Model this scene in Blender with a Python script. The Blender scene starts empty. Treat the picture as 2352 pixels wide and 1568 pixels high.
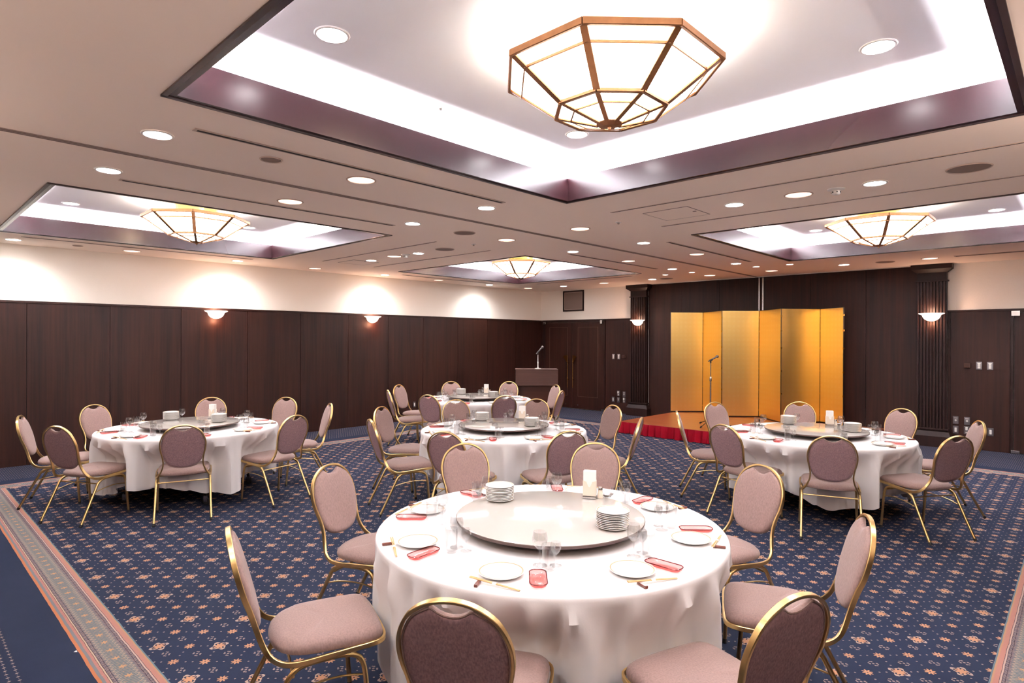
import bpy, bmesh, math, random
from mathutils import Vector, Matrix
PI = math.pi
random.seed(7)
C = bpy.context.scene.collection

# ------------------------------------------------------------------ room dimensions (metres)
XL, XR, YN, YF = -9.966, 0.93, -1.0, 11.529      # left wall, right wall, near wall, far wall
H, DADO = 2.851, 2.129                            # ceiling and wainscot height
HC = 3.17                                         # height of the raised ceiling inside the coffers
COFFERS = [(-3.25, -0.265, 1.01, 4.105), (-8.80, -5.865, 0.95, 4.03), (-3.20, -0.265, 6.42, 9.42), (-8.80, -5.865, 6.42, 9.42)]

# ------------------------------------------------------------------ helpers
def srgb(r, g, b):
    f = lambda c: ((c / 255 + 0.055) / 1.055) ** 2.4 if c > 10 else c / 255 / 12.92
    return (f(r), f(g), f(b), 1)

def link(o, parent=None):
    C.objects.link(o)
    if parent is not None: o.parent = parent
    return o

def tag(o, label=None, cat=None, group=None, kind=None):
    if label: o['label'] = label
    if cat: o['category'] = cat
    if group: o['group'] = group
    if kind: o['kind'] = kind
    return o

def thing(name, label, cat, loc=(0, 0, 0), rz=0, group=None):
    o = bpy.data.objects.new(name, None); o.empty_display_size = 0.1
    link(o); o.location = loc; o.rotation_euler = (0, 0, rz)
    return tag(o, label, cat, group)

def obj(name, bm, mat, parent=None, smooth=False, loc=None, rz=None):
    me = bpy.data.meshes.new(name)
    bmesh.ops.recalc_face_normals(bm, faces=bm.faces)
    bm.to_mesh(me); bm.free()
    for m in (mat if isinstance(mat, (list, tuple)) else [mat]): me.materials.append(m)
    if smooth:
        me.polygons.foreach_set('use_smooth', [True] * len(me.polygons))
        if hasattr(me, 'set_sharp_from_angle'): me.set_sharp_from_angle(angle=math.radians(40))
    o = bpy.data.objects.new(name, me)
    link(o, parent)
    if loc is not None: o.location = loc
    if rz is not None: o.rotation_euler = (0, 0, rz)
    return o

def copy_tree(o, parent=None):
    c = o.copy(); C.objects.link(c)
    if parent is not None: c.parent = parent
    for ch in list(o.children):
        copy_tree(ch, c)
    return c

def place(proto, used, loc, rz, label, group=None):
    if proto.name not in used: used.add(proto.name); o = proto
    else: o = copy_tree(proto)
    o.location = loc; o.rotation_euler = (0, 0, rz); o['label'] = label
    if group: o['group'] = group
    return o
USED = set()

def box(bm, x0, x1, y0, y1, z0, z1, bev=0.0, mi=0):
    n0 = len(bm.verts)
    vs = [bm.verts.new(p) for p in ((x0, y0, z0), (x1, y0, z0), (x1, y1, z0), (x0, y1, z0), (x0, y0, z1), (x1, y0, z1), (x1, y1, z1), (x0, y1, z1))]
    fs = [bm.faces.new([vs[i] for i in f]) for f in ((0, 3, 2, 1), (4, 5, 6, 7), (0, 1, 5, 4), (1, 2, 6, 5), (2, 3, 7, 6), (3, 0, 4, 7))]
    for f in fs: f.material_index = mi
    if bev > 0:
        es = list({e for f in fs for e in f.edges})
        r = bmesh.ops.bevel(bm, geom=es, offset=bev, segments=2, affect='EDGES', profile=0.6)
        for f in r['faces']: f.material_index = mi
    return bm

def sweep(bm, pts, rad, n=8, closed=False, cap=True, norms=None, dims=None, mi=0):
    """tube or flat bar along pts; dims=(along normal, across) with norms gives a rectangular bar"""
    P = [Vector(p) for p in pts]; N = len(P); rings = []
    prev = None
    for i, p in enumerate(P):
        a = P[(i - 1) % N] if (closed or i > 0) else P[i]
        b = P[(i + 1) % N] if (closed or i < N - 1) else P[i]
        t = (b - a).normalized()
        if norms is not None: u = Vector(norms[i])
        elif prev is not None: u = prev
        else: u = Vector((0, 0, 1)) if abs(t.z) < 0.9 else Vector((0, 1, 0))
        u = (u - t * u.dot(t)).normalized(); prev = u
        v = t.cross(u)
        ring = []
        if dims is not None:
            a_, b_ = dims[0] / 2, dims[1] / 2; c = min(a_, b_) * 0.35
            for (q, s) in ((a_ - c, b_), (a_, b_ - c), (a_, -b_ + c), (a_ - c, -b_), (-a_ + c, -b_), (-a_, -b_ + c), (-a_, b_ - c), (-a_ + c, b_)):
                ring.append(bm.verts.new(p + u * q + v * s))
        else:
            r = rad[i] if isinstance(rad, (list, tuple)) else rad
            for k in range(n):
                th = 2 * PI * k / n
                ring.append(bm.verts.new(p + u * (r * math.cos(th)) + v * (r * math.sin(th))))
        rings.append(ring)
    m = len(rings[0])
    for i in range(N if closed else N - 1):
        A, B = rings[i], rings[(i + 1) % N]
        for k in range(m):
            bm.faces.new((A[k], A[(k + 1) % m], B[(k + 1) % m], B[k])).material_index = mi
    if cap and not closed:
        bm.faces.new(rings[0][::-1]).material_index = mi; bm.faces.new(rings[-1]).material_index = mi
    return bm

def catmull(pts, sub=5, closed=False):
    P = [Vector(p) for p in pts]; N = len(P); out = []
    for i in range(N if closed else N - 1):
        p0 = P[(i - 1) % N] if (closed or i > 0) else P[i]
        p1, p2 = P[i], P[(i + 1) % N]
        p3 = P[(i + 2) % N] if (closed or i < N - 2) else p2
        for k in range(sub):
            t = k / sub
            out.append(0.5 * ((2 * p1) + (-p0 + p2) * t + (2 * p0 - 5 * p1 + 4 * p2 - p3) * t * t + (-p0 + 3 * p1 - 3 * p2 + p3) * t ** 3))
    if not closed: out.append(P[-1])
    return out

def lathe(bm, prof, n=32, c=(0, 0), mats=None, a0=0, a1=2 * PI, z0=0.0):
    full = abs(a1 - a0 - 2 * PI) < 1e-6
    rings = []
    cnt = n if full else n + 1
    for (r, z) in prof:
        if r < 1e-6: rings.append([bm.verts.new((c[0], c[1], z + z0))])
        else: rings.append([bm.verts.new((c[0] + r * math.cos(a0 + (a1 - a0) * k / n), c[1] + r * math.sin(a0 + (a1 - a0) * k / n), z + z0)) for k in range(cnt)])
    for i in range(len(prof) - 1):
        A, B = rings[i], rings[i + 1]; mi = mats[i] if mats else 0
        for k in range(n):
            k2 = (k + 1) % cnt
            if len(A) == 1 and len(B) == 1: continue
            if len(A) == 1: f = bm.faces.new((A[0], B[k2], B[k]))
            elif len(B) == 1: f = bm.faces.new((A[k], A[k2], B[0]))
            else: f = bm.faces.new((A[k], A[k2], B[k2], B[k]))
            f.material_index = mi
    return bm

# ------------------------------------------------------------------ node helper
class S:
    """a float socket with arithmetic"""
    nt = None
    def __init__(s, v): s.v = v
    @staticmethod
    def op(name, *a, clamp=False):
        n = S.nt.nodes.new('ShaderNodeMath'); n.operation = name; n.use_clamp = clamp
        for i, x in enumerate(a):
            x = x.v if isinstance(x, S) else x
            if isinstance(x, (int, float)): n.inputs[i].default_value = x
            else: S.nt.links.new(x, n.inputs[i])
        return S(n.outputs[0])
    def __add__(s, o): return S.op('ADD', s, o)
    __radd__ = __add__
    def __sub__(s, o): return S.op('SUBTRACT', s, o)
    def __rsub__(s, o): return S.op('SUBTRACT', o, s)
    def __mul__(s, o): return S.op('MULTIPLY', s, o)
    __rmul__ = __mul__
    def __truediv__(s, o): return S.op('DIVIDE', s, o)
    def __lt__(s, o): return S.op('LESS_THAN', s, o)
    def __gt__(s, o): return S.op('GREATER_THAN', s, o)
def fmax(a, b): return S.op('MAXIMUM', a, b)
def fmin(a, b): return S.op('MINIMUM', a, b)
def fabs(a): return S.op('ABSOLUTE', a)
def ffloor(a): return S.op('FLOOR', a)
def fround(a): return S.op('ROUND', a)
def ffrac(a): return S.op('FRACT', a)
def fsin(a): return S.op('SINE', a)
def fcos(a): return S.op('COSINE', a)
def fsqrt(a): return S.op('SQRT', a)
def fatan2(a, b): return S.op('ARCTAN2', a, b)
def hyp(a, b): return fsqrt(a * a + b * b)
def mixc(f, a, b):
    n = S.nt.nodes.new('ShaderNodeMix'); n.data_type = 'RGBA'
    for sock, x in ((n.inputs[0], f), (n.inputs[6], a), (n.inputs[7], b)):
        x = x.v if isinstance(x, S) else x
        if isinstance(x, (tuple, int, float)): sock.default_value = x
        else: S.nt.links.new(x, sock)
    return n.outputs[2]

def new_mat(name):
    m = bpy.data.materials.new(name); m.use_nodes = True
    nt = m.node_tree; S.nt = nt
    return m, nt, nt.nodes['Principled BSDF']

def simple(name, col, rough=0.5, metal=0.0, coat=0.0, noise=0.0, nscale=40, bump=0.0, emis=None, estr=0, spec=0.5, stretch=None, sheen=0.0):
    m, nt, b = new_mat(name)
    b.inputs['Base Color'].default_value = col
    b.inputs['Roughness'].default_value = rough; b.inputs['Metallic'].default_value = metal
    b.inputs['Coat Weight'].default_value = coat; b.inputs['Coat Roughness'].default_value = 0.08
    b.inputs['Specular IOR Level'].default_value = spec
    if sheen: b.inputs['Sheen Weight'].default_value = sheen
    tc = nt.nodes.new('ShaderNodeTexCoord'); mp = nt.nodes.new('ShaderNodeMapping')
    nt.links.new(tc.outputs['Object'], mp.inputs[0])
    if stretch: mp.inputs['Scale'].default_value = stretch
    no = nt.nodes.new('ShaderNodeTexNoise'); no.inputs['Scale'].default_value = nscale; no.inputs['Detail'].default_value = 4
    nt.links.new(mp.outputs[0], no.inputs[0])
    if noise > 0:
        d = tuple(c * (1 - noise) for c in col[:3]) + (1,); l = tuple(min(1, c * (1 + noise)) for c in col[:3]) + (1,)
        r = nt.nodes.new('ShaderNodeValToRGB'); r.color_ramp.elements[0].position = 0.3; r.color_ramp.elements[1].position = 0.7
        r.color_ramp.elements[0].color = d; r.color_ramp.elements[1].color = l
        nt.links.new(no.outputs[0], r.inputs[0]); nt.links.new(r.outputs[0], b.inputs['Base Color'])
    if bump > 0:
        bp = nt.nodes.new('ShaderNodeBump'); bp.inputs['Strength'].default_value = bump; bp.inputs['Distance'].default_value = 0.002
        nt.links.new(no.outputs[0], bp.inputs['Height']); nt.links.new(bp.outputs[0], b.inputs['Normal'])
    if emis is not None:
        b.inputs['Emission Color'].default_value = emis; b.inputs['Emission Strength'].default_value = estr
    return m

def wood(name, c0, c1, rough=0.35, coat=0.3, axis='Z', scale=1.0, fine=1.0):
    m, nt, b = new_mat(name)
    tc = nt.nodes.new('ShaderNodeTexCoord'); mp = nt.nodes.new('ShaderNodeMapping')
    nt.links.new(tc.outputs['Object'], mp.inputs[0])
    s = [30 * scale] * 3; s['XYZ'.index(axis)] = 0.8 * scale
    mp.inputs['Scale'].default_value = s
    n1 = nt.nodes.new('ShaderNodeTexNoise'); n1.inputs['Scale'].default_value = 1.2; n1.inputs['Detail'].default_value = 6; n1.inputs['Roughness'].default_value = 0.65
    nt.links.new(mp.outputs[0], n1.inputs[0])
    mp2 = nt.nodes.new('ShaderNodeMapping'); s2 = [4 * scale] * 3; s2['XYZ'.index(axis)] = 0.25 * scale
    mp2.inputs['Scale'].default_value = s2; nt.links.new(tc.outputs['Object'], mp2.inputs[0])
    n2 = nt.nodes.new('ShaderNodeTexNoise'); n2.inputs['Scale'].default_value = 1.5; n2.inputs['Detail'].default_value = 3
    nt.links.new(mp2.outputs[0], n2.inputs[0])
    f = (S(n1.outputs[0]) * 0.55 * fine + S(n2.outputs[0]) * 0.45)
    r = nt.nodes.new('ShaderNodeValToRGB'); r.color_ramp.elements[0].position = 0.38; r.color_ramp.elements[1].position = 0.62
    r.color_ramp.elements[0].color = c0; r.color_ramp.elements[1].color = c1
    nt.links.new(f.v, r.inputs[0]); nt.links.new(r.outputs[0], b.inputs['Base Color'])
    b.inputs['Roughness'].default_value = rough; b.inputs['Coat Weight'].default_value = coat; b.inputs['Coat Roughness'].default_value = 0.15; b.inputs['Specular IOR Level'].default_value = 0.2
    return m

def glassy(name, tint, gloss=(1, 1, 1, 1), edge=0.35, base=0.03):
    """thin clear glass: see-through face on, reflective at grazing angles"""
    m = bpy.data.materials.new(name); m.use_nodes = True; nt = m.node_tree; S.nt = nt
    nt.nodes.remove(nt.nodes['Principled BSDF'])
    out = nt.nodes['Material Output']
    tr = nt.nodes.new('ShaderNodeBsdfTransparent'); tr.inputs[0].default_value = tint
    gl = nt.nodes.new('ShaderNodeBsdfGlossy'); gl.inputs['Color'].default_value = gloss; gl.inputs['Roughness'].default_value = 0.03
    lw = nt.nodes.new('ShaderNodeLayerWeight'); lw.inputs[0].default_value = 0.25
    f = S(lw.outputs['Facing']); f = S.op('POWER', f, 2.2) * edge + base
    mx = nt.nodes.new('ShaderNodeMixShader')
    nt.links.new(f.v, mx.inputs[0]); nt.links.new(tr.outputs[0], mx.inputs[1]); nt.links.new(gl.outputs[0], mx.inputs[2])
    nt.links.new(mx.outputs[0], out.inputs[0])
    return m

# ------------------------------------------------------------------ carpet
def carpet():
    m, nt, b = new_mat('carpet')
    g = nt.nodes.new('ShaderNodeNewGeometry'); sp = nt.nodes.new('ShaderNodeSeparateXYZ')
    nt.links.new(g.outputs['Position'], sp.inputs[0])
    # slight woven waviness
    nz = nt.nodes.new('ShaderNodeTexNoise'); nz.inputs['Scale'].default_value = 9; nz.inputs['Detail'].default_value = 2
    nt.links.new(g.outputs['Position'], nz.inputs[0])
    wv = (S(nz.outputs[0]) - 0.5) * 0.008
    X, Y = S(sp.outputs[0]) + wv, S(sp.outputs[1]) + wv
    navy, navy2 = srgb(27, 33, 50), srgb(37, 43, 62)
    orange, cream = srgb(172, 126, 96), srgb(160, 138, 124)
    fn = nt.nodes.new('ShaderNodeTexNoise'); fn.inputs['Scale'].default_value = 3.5; fn.inputs['Detail'].default_value = 8; fn.inputs['Roughness'].default_value = 0.7
    nt.links.new(g.outputs['Position'], fn.inputs[0])
    base = mixc(S(fn.outputs[0]), navy, navy2)
    # ---- field lattice
    u = 0.1123
    a, c = (X + 4.491) / u, (Y - 1.489) / u
    ia, ic = fround(a), fround(c)
    fx, fy = (a - ia) * u, (c - ic) * u
    par = fabs((ia + ic) - fround((ia + ic) * 0.5) * 2)          # 0 even sum / 1 odd sum
    # every even-sum point holds a flower; odd-sum points hold the little outlined cross
    ea = fabs(ia - fround(ia * 0.5) * 2)                         # 1 when ia odd
    s4 = (ia + ic) * 0.5
    big = (1 - ea) * (1 - par) * (fabs(s4 - fround(s4 * 0.5) * 2) < 0.5)
    r, th = hyp(fx, fy), fatan2(fy, fx)
    pet8 = fcos(th * 8) * 0.5 + 0.5
    solid = (r < (0.012 + 0.0155 * S.op('POWER', pet8, 0.7))) * (1 - par) * (1 - big)
    hole = 1 - (r < 0.004)
    solid = solid * hole
    bigc = (r < (0.018 + 0.014 * pet8)) * big
    ring = (fabs(r - (0.034 + 0.008 * fcos(th * 4))) < (0.0045 + 0.003 * fcos(th * 8 + 1.0))) * big
    tips = (hyp(fabs(fx) - 0.040, fabs(fy) - 0.006) < 0.006) * big
    tips2 = (hyp(fabs(fy) - 0.040, fabs(fx) - 0.006) < 0.006) * big
    bigf = fmax(fmax(bigc, ring), fmax(tips, tips2))
    cr = (hyp(fabs(fx) - 0.013, fabs(fy) - 0.013) < 0.0055) + (hyp(fabs(fx) - 0.021, fabs(fy) - 0.008) < 0.004) + (r < 0.006)
    cross = (fmin(cr, 1)) * par
    # dots on the diagonals between flowers
    d1, d2 = (a + c) * 0.5, (a - c) * 0.5
    def dots(p, q):
        q0 = (q - fround(q)) * u * 1.414
        pf = ffrac(p) ; p3 = (fabs(pf - 0.5) < 0.2) * ((ffrac(pf * 6.0) - 0.5))
        k = (fabs(fabs(pf - 0.5) - 0.11)) * u * 1.414
        return (hyp(k, q0) < 0.0048)
    dt = fmax(dots(d1, d2), dots(d2, d1))
    pat = fmin(fmax(fmax(solid, bigf), fmax(cross * 0.7, dt * 0.65)), 1)
    tone = mixc(big, cream, orange)
    tone = mixc(fmax(solid, bigc), cream, orange)
    field = mixc(pat, base, tone)
    # ---- border
    d = fmax(fmax(-8.56 - X, X + 0.34), fmax(0.966 - Y, Y - 9.60))
    dx = fmax(-8.56 - X, X + 0.34); dy = fmax(0.966 - Y, Y - 9.60)
    alongY = dx > dy
    t = alongY * Y + (1 - alongY) * X
    rp = nt.nodes.new('ShaderNodeValToRGB'); rp.color_ramp.interpolation = 'CONSTANT'
    nt.links.new((d / 0.24).v, rp.inputs[0])
    grey, grey2, mauve = srgb(89, 96, 99), srgb(96, 94, 96), srgb(99, 88, 91)
    dark = srgb(52, 41, 52)
    st = [(0, srgb(89, 105, 110)), (.025, srgb(156, 120, 94)), (.055, srgb(156, 110, 99)), (.145, dark), (.155, srgb(164, 142, 132)), (.185, dark), (.25, mauve), (.275, grey2), (.33, grey),
          (.66, grey2), (.71, dark), (.785, srgb(163, 144, 124)), (.81, srgb(59, 40, 44)), (.82, srgb(152, 105, 97)), (.872, srgb(107, 107, 110)), (.93, srgb(163, 102, 70)), (.999, navy)]
    e = rp.color_ramp.elements
    while len(e) < len(st): e.new(0.5)
    for i, (p, col) in enumerate(st): e[i].position = p; e[i].color = col
    bd = rp.outputs[0]
    f = d / 0.24
    lad = ((fabs(f - 0.218) < 0.022) + (fabs(f - 0.748) < 0.026)) * (ffrac(t / 0.0125) < 0.42)
    bd = mixc(lad * 0.75, bd, srgb(156, 144, 142))
    # paisley band in the middle of the border
    q = (f - 0.495) / 0.19
    tt = ffrac(t / 0.115) - 0.5
    loops = fabs(fsin(t * (PI / 0.0165) + fsin(q * 5.0) * 0.5))
    env = 1 - q * q * (0.72 + 0.5 * fcos(t * (2 * PI / 0.0575)))
    outl = (loops < 0.30) * (env > 0.05)
    arc = (fabs(fabs(q) - (0.55 + 0.42 * fabs(fsin(t * (PI / 0.033))))) < 0.09)
    flw = (hyp(tt * 0.115, q * 0.045) < (0.014 + 0.006 * fcos(fatan2(q * 0.045, tt * 0.115) * 6)))
    bd = mixc(fmin((outl + arc), 1) * 0.55, bd, srgb(164, 140, 120))
    bd = mixc(flw * 0.9, bd, srgb(171, 126, 89))
    nb = nt.nodes.new('ShaderNodeTexNoise'); nb.inputs['Scale'].default_value = 60; nb.inputs['Detail'].default_value = 2
    nt.links.new(g.outputs['Position'], nb.inputs[0])
    orn = (S(nb.outputs[0]) > 0.60) * (fabs(q) < 0.7)
    bd = mixc(orn * 0.3, bd, srgb(163, 120, 86))
    # ---- outer runner with rows of small diamonds
    o1 = (d - 0.476) ; row = o1 / 0.0375
    rf = (ffrac(row) - 0.5) * 0.0375; tf = (ffrac(t / 0.043 + 0.5 * ffloor(row)) - 0.5) * 0.043
    dia = ((fabs(rf) + fabs(tf)) < 0.0085) * (o1 > 0)
    dia2 = ((fabs(rf) + fabs(fabs(tf) - 0.0215)) < 0.0032) * (o1 > 0)
    outer = mixc(fmin(dia + dia2, 1) * 0.62, base, cream)
    col = mixc(d > 0, field, bd); col = mixc(d > 0.239, col, outer)
    # pile speckle
    pn = nt.nodes.new('ShaderNodeTexNoise'); pn.inputs['Scale'].default_value = 420; pn.inputs['Detail'].default_value = 2
    nt.links.new(g.outputs['Position'], pn.inputs[0])
    hv = nt.nodes.new('ShaderNodeHueSaturation'); nt.links.new(col, hv.inputs['Color'])
    nt.links.new((S(pn.outputs[0]) * 0.5 + 0.75).v, hv.inputs['Value'])
    nt.links.new(hv.outputs[0], b.inputs['Base Color'])
    b.inputs['Roughness'].default_value = 0.95; b.inputs['Specular IOR Level'].default_value = 0.1
    b.inputs['Sheen Weight'].default_value = 0.0
    bp = nt.nodes.new('ShaderNodeBump'); bp.inputs['Strength'].default_value = 0.25; bp.inputs['Distance'].default_value = 0.002
    nt.links.new(pn.outputs[0], bp.inputs['Height']); nt.links.new(bp.outputs[0], b.inputs['Normal'])
    return m

M = {}
M['carpet'] = carpet()
M['ceil'] = simple('ceiling_paint', srgb(250, 233, 218), 0.9, bump=0.15, nscale=300)
M['coffer'] = simple('coffer_paint', srgb(246, 245, 248), 0.9, bump=0.25, nscale=260)
M['wallpaper'] = simple('wallpaper', srgb(246, 238, 227), 0.85, noise=0.02, nscale=120, bump=0.2)
M['wood'] = wood('dark_wood', srgb(30, 13, 9), srgb(50, 24, 16), 0.5, 0.0)
M['wood2'] = wood('dark_wood_plain', srgb(28, 14, 11), srgb(40, 21, 17), 0.45, 0.0)
M['fascia'] = simple('mahogany_lacquer', srgb(40, 18, 22), 0.27, coat=0.0, noise=0.0, nscale=20, spec=0.42)
M['seam'] = simple('seam', srgb(14, 8, 7), 0.7)
M['edge'] = simple('dark_edge', srgb(48, 30, 30), 0.4)
M['gold'] = simple('gold_frame', srgb(230, 198, 136), 0.3, metal=1.0, noise=0.04, nscale=30)
M['brass'] = simple('brass', srgb(146, 100, 64), 0.4, metal=0.85, noise=0.1, nscale=30)
M['brass_light'] = simple('brass_pull', srgb(206, 164, 96), 0.25, metal=1.0)
M['fabric'] = simple('seat_fabric', srgb(136, 110, 103), 0.9, noise=0.15, nscale=150, bump=0.3, sheen=0.15, stretch=(1, 1, 0.45))
M['fabric_back'] = simple('back_fabric', srgb(136, 106, 108), 0.9, noise=0.28, nscale=170, bump=0.2, stretch=(1, 1, 0.5))
M['cloth'] = simple('table_linen', srgb(240, 237, 237), 0.85, bump=0.12, nscale=200, sheen=0.1)
M['china'] = simple('white_china', srgb(238, 236, 233), 0.12, coat=0.5)
M['giltband'] = simple('gilt_band', srgb(176, 142, 98), 0.3)
M['laminate'] = simple('cream_laminate', srgb(196, 189, 182), 0.12, coat=0.4)
M['susan_edge'] = simple('turntable_underside', srgb(74, 52, 44), 0.5)
M['steel'] = simple('steel', srgb(190, 186, 184), 0.25, metal=1.0)
M['plate_steel'] = simple('switch_plate', srgb(140, 134, 136), 0.3, metal=0.9)
M['white_plastic'] = simple('white_plastic', srgb(225, 220, 214), 0.4)
M['beige_plastic'] = simple('beige_plastic', srgb(190, 166, 152), 0.6)
M['grille'] = simple('grille', srgb(128, 108, 98), 0.7, noise=0.1, nscale=500)
M['dark_slot'] = simple('slot', srgb(22, 14, 12), 0.8)
M['track'] = simple('track', srgb(150, 128, 118), 0.5)
M['groove'] = simple('groove', srgb(112, 94, 86), 0.7)
M['inlay'] = simple('inlay', srgb(84, 58, 38), 0.5)
M['rubber'] = simple('rubber', srgb(30, 26, 26), 0.7)
M['wood_rest'] = simple('rest_wood', srgb(104, 52, 38), 0.35, coat=0.3, noise=0.15, nscale=60)
M['bamboo'] = simple('bamboo', srgb(200, 164, 112), 0.5)
M['paper'] = simple('paper', srgb(246, 244, 240), 0.8)
M['acrylic'] = simple('cream_acrylic', srgb(236, 222, 204), 0.15, coat=0.4)
M['glass'] = glassy('clear_glass', (0.93, 0.93, 0.93, 1), edge=0.8, base=0.05)
M['glass_red'] = glassy('pink_glass', srgb(238, 176, 172), (1, .92, .92, 1), edge=0.4, base=0.06)
M['glass_red_rim'] = glassy('pink_glass_rim', srgb(170, 92, 98), (1, .8, .8, 1), edge=0.4, base=0.08)
M['gold_leaf'] = None
M['black_lacquer'] = simple('black_lacquer', srgb(14, 10, 10), 0.3, coat=0.3)
M['stage_wood'] = wood('stage_boards', srgb(112, 52, 24), srgb(132, 68, 34), 0.38, 0.1, axis='X', scale=0.5)
M['red_skirt'] = simple('red_skirt', srgb(122, 0, 20), 0.9, noise=0.06, nscale=80, spec=0.15)
M['lectern'] = wood('lectern_veneer', srgb(54, 33, 27), srgb(68, 43, 35), 0.45, 0.0, axis='X')
M['lectern_low'] = wood('lectern_low', srgb(42, 17, 9), srgb(56, 24, 12), 0.45, 0.0, axis='X')
M['black_metal'] = simple('black_metal', srgb(26, 24, 24), 0.4, metal=0.6)
M['mic_grey'] = simple('mic_body', srgb(96, 88, 86), 0.35, metal=0.6)
EM = lambda n, col, s: simple(n, col, 0.6, emis=col, estr=s)
M['pane'] = EM('lamp_pane', (1.0, 0.985, 0.96, 1), 5.8)
M['spot_disc'] = EM('spot_lamp', (1.0, 0.98, 1.0, 1), 30)
M['warm_disc'] = EM('warm_lamp', (1.0, 0.66, 0.52, 1), 0.95)
M['warm_rim'] = EM('warm_lamp_rim', (1.0, 0.82, 0.68, 1), 2.2)
M['small_disc'] = EM('small_lamp', (1.0, 0.92, 0.85, 1), 9)
M['sconce_glass'] = EM('sconce_glass', (1.0, 0.80, 0.66, 1), 3.2)
M['sconce_rim'] = EM('sconce_rim', (1.0, 0.84, 0.74, 1), 0.9)

def gold_leaf():
    m, nt, b = new_mat('gold_leaf')
    tc = nt.nodes.new('ShaderNodeTexCoord'); sp = nt.nodes.new('ShaderNodeSeparateXYZ')
    nt.links.new(tc.outputs['Object'], sp.inputs[0])
    x, z = S(sp.outputs[0]), S(sp.outputs[2])
    k = 0.088
    gx, gz = ffrac(x / k) - 0.5, ffrac(z / k) - 0.5
    r = hyp(gx, gz)
    no = nt.nodes.new('ShaderNodeTexNoise'); no.inputs['Scale'].default_value = 12; no.inputs['Detail'].default_value = 3
    nt.links.new(tc.outputs['Object'], no.inputs[0])
    f = S.op('SMOOTH_MIN', r + S(no.outputs[0]) * 0.3, 0.62, 0.2)
    col = mixc(f, srgb(255, 217, 134), srgb(252, 208, 118))
    nt.links.new(col, b.inputs['Base Color'])
    b.inputs['Metallic'].default_value = 1.0
    nt.links.new((f * 0.06 + 0.30).v, b.inputs['Roughness'])
    return m
M['gold_leaf'] = gold_leaf()

# ------------------------------------------------------------------ setting: floor, walls, ceiling
def structure(o, label, cat): return tag(o, label, cat, kind='structure')
bm = bmesh.new(); box(bm, XL - .1, XR + .1, YN - .1, YF + .1, -0.1, 0.0)
structure(obj('floor', bm, M['carpet']), 'dark blue carpet patterned with small orange flowers and a grey border', 'carpet')

def rects_minus(x0, x1, y0, y1, holes):
    xs = sorted({x0, x1} | {h[0] for h in holes} | {h[1] for h in holes}); ys = sorted({y0, y1} | {h[2] for h in holes} | {h[3] for h in holes})
    for i in range(len(xs) - 1):
        for j in range(len(ys) - 1):
            cx, cy = (xs[i] + xs[i + 1]) / 2, (ys[j] + ys[j + 1]) / 2
            if not any(h[0] < cx < h[1] and h[2] < cy < h[3] for h in holes): yield xs[i], xs[i + 1], ys[j], ys[j + 1]
bm = bmesh.new()
for r in rects_minus(XL, XR, YN, YF, COFFERS):
    vs = [bm.verts.new((r[a], r[b], H)) for a, b in ((0, 2), (0, 3), (1, 3), (1, 2))]; bm.faces.new(vs)
    vs = [bm.verts.new((r[a], r[b], H + .02)) for a, b in ((0, 2), (1, 2), (1, 3), (0, 3))]; bm.faces.new(vs)
bmesh.ops.remove_doubles(bm, verts=bm.verts, dist=1e-4)
structure(obj('ceiling', bm, M['ceil']), 'beige painted lower ceiling around the four raised coffers', 'ceiling')
OUT = 0.26
for n, (x0, x1, y0, y1) in enumerate(COFFERS):
    where = ['front', 'left', 'right', 'farthest'][n]
    bm = bmesh.new()
    box(bm, x0 - OUT, x1 + OUT, y0 - OUT, y1 + OUT, HC, HC + .03)
    for a in ((x0 - OUT, x0 - OUT + .02, y0 - OUT, y1 + OUT), (x1 + OUT - .02, x1 + OUT, y0 - OUT, y1 + OUT), (x0 - OUT, x1 + OUT, y0 - OUT, y0 - OUT + .02), (x0 - OUT, x1 + OUT, y1 + OUT - .02, y1 + OUT)):
        box(bm, *a, H + .02, HC)
    structure(obj('ceiling', bm, M['coffer']), 'white raised ceiling inside the %s coffer' % where, 'ceiling')
    bm = bmesh.new(); T = .045; FH = 3.042
    for a in ((x0 - T, x0, y0 - T, y1 + T), (x1, x1 + T, y0 - T, y1 + T), (x0, x1, y0 - T, y0), (x0, x1, y1, y1 + T)):
        box(bm, *a, H - .004, FH)
    fo = obj('trim_%d' % (n + 1), bm, M['fascia']); structure(fo, 'glossy mahogany fascia around the %s ceiling coffer' % where, 'ceiling trim')
    bm = bmesh.new(); e = .012
    for a in ((x0 - T - e, x0 - T + e, y0 - T - e, y1 + T + e), (x1 + T - e, x1 + T + e, y0 - T - e, y1 + T + e), (x0 - T, x1 + T, y0 - T - e, y0 - T + e), (x0 - T, x1 + T, y1 + T - e, y1 + T + e)):
        box(bm, *a, H - .010, H + .004)
    obj('edge_strip', bm, M['edge'], fo)

W = .12
def wall(name, x0, x1, y0, y1, label):
    bm = bmesh.new(); box(bm, x0, x1, y0, y1, 0, HC + .03)
    return structure(obj(name, bm, M['wallpaper']), label, 'wall')
wall('wall_left', XL - W, XL, YN - W, YF + W, 'cream papered wall above the long dark wainscot on the left')
wall('wall_back', XL, XR, YF, YF + W, 'cream papered wall behind the stage and the double doors')
wall('wall_right', XR, XR + W, YN - W, YF + W, 'cream papered wall on the right of the room')
wall('wall_front', XL, XR, YN - W, YN, 'cream papered wall behind the viewpoint')

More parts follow.
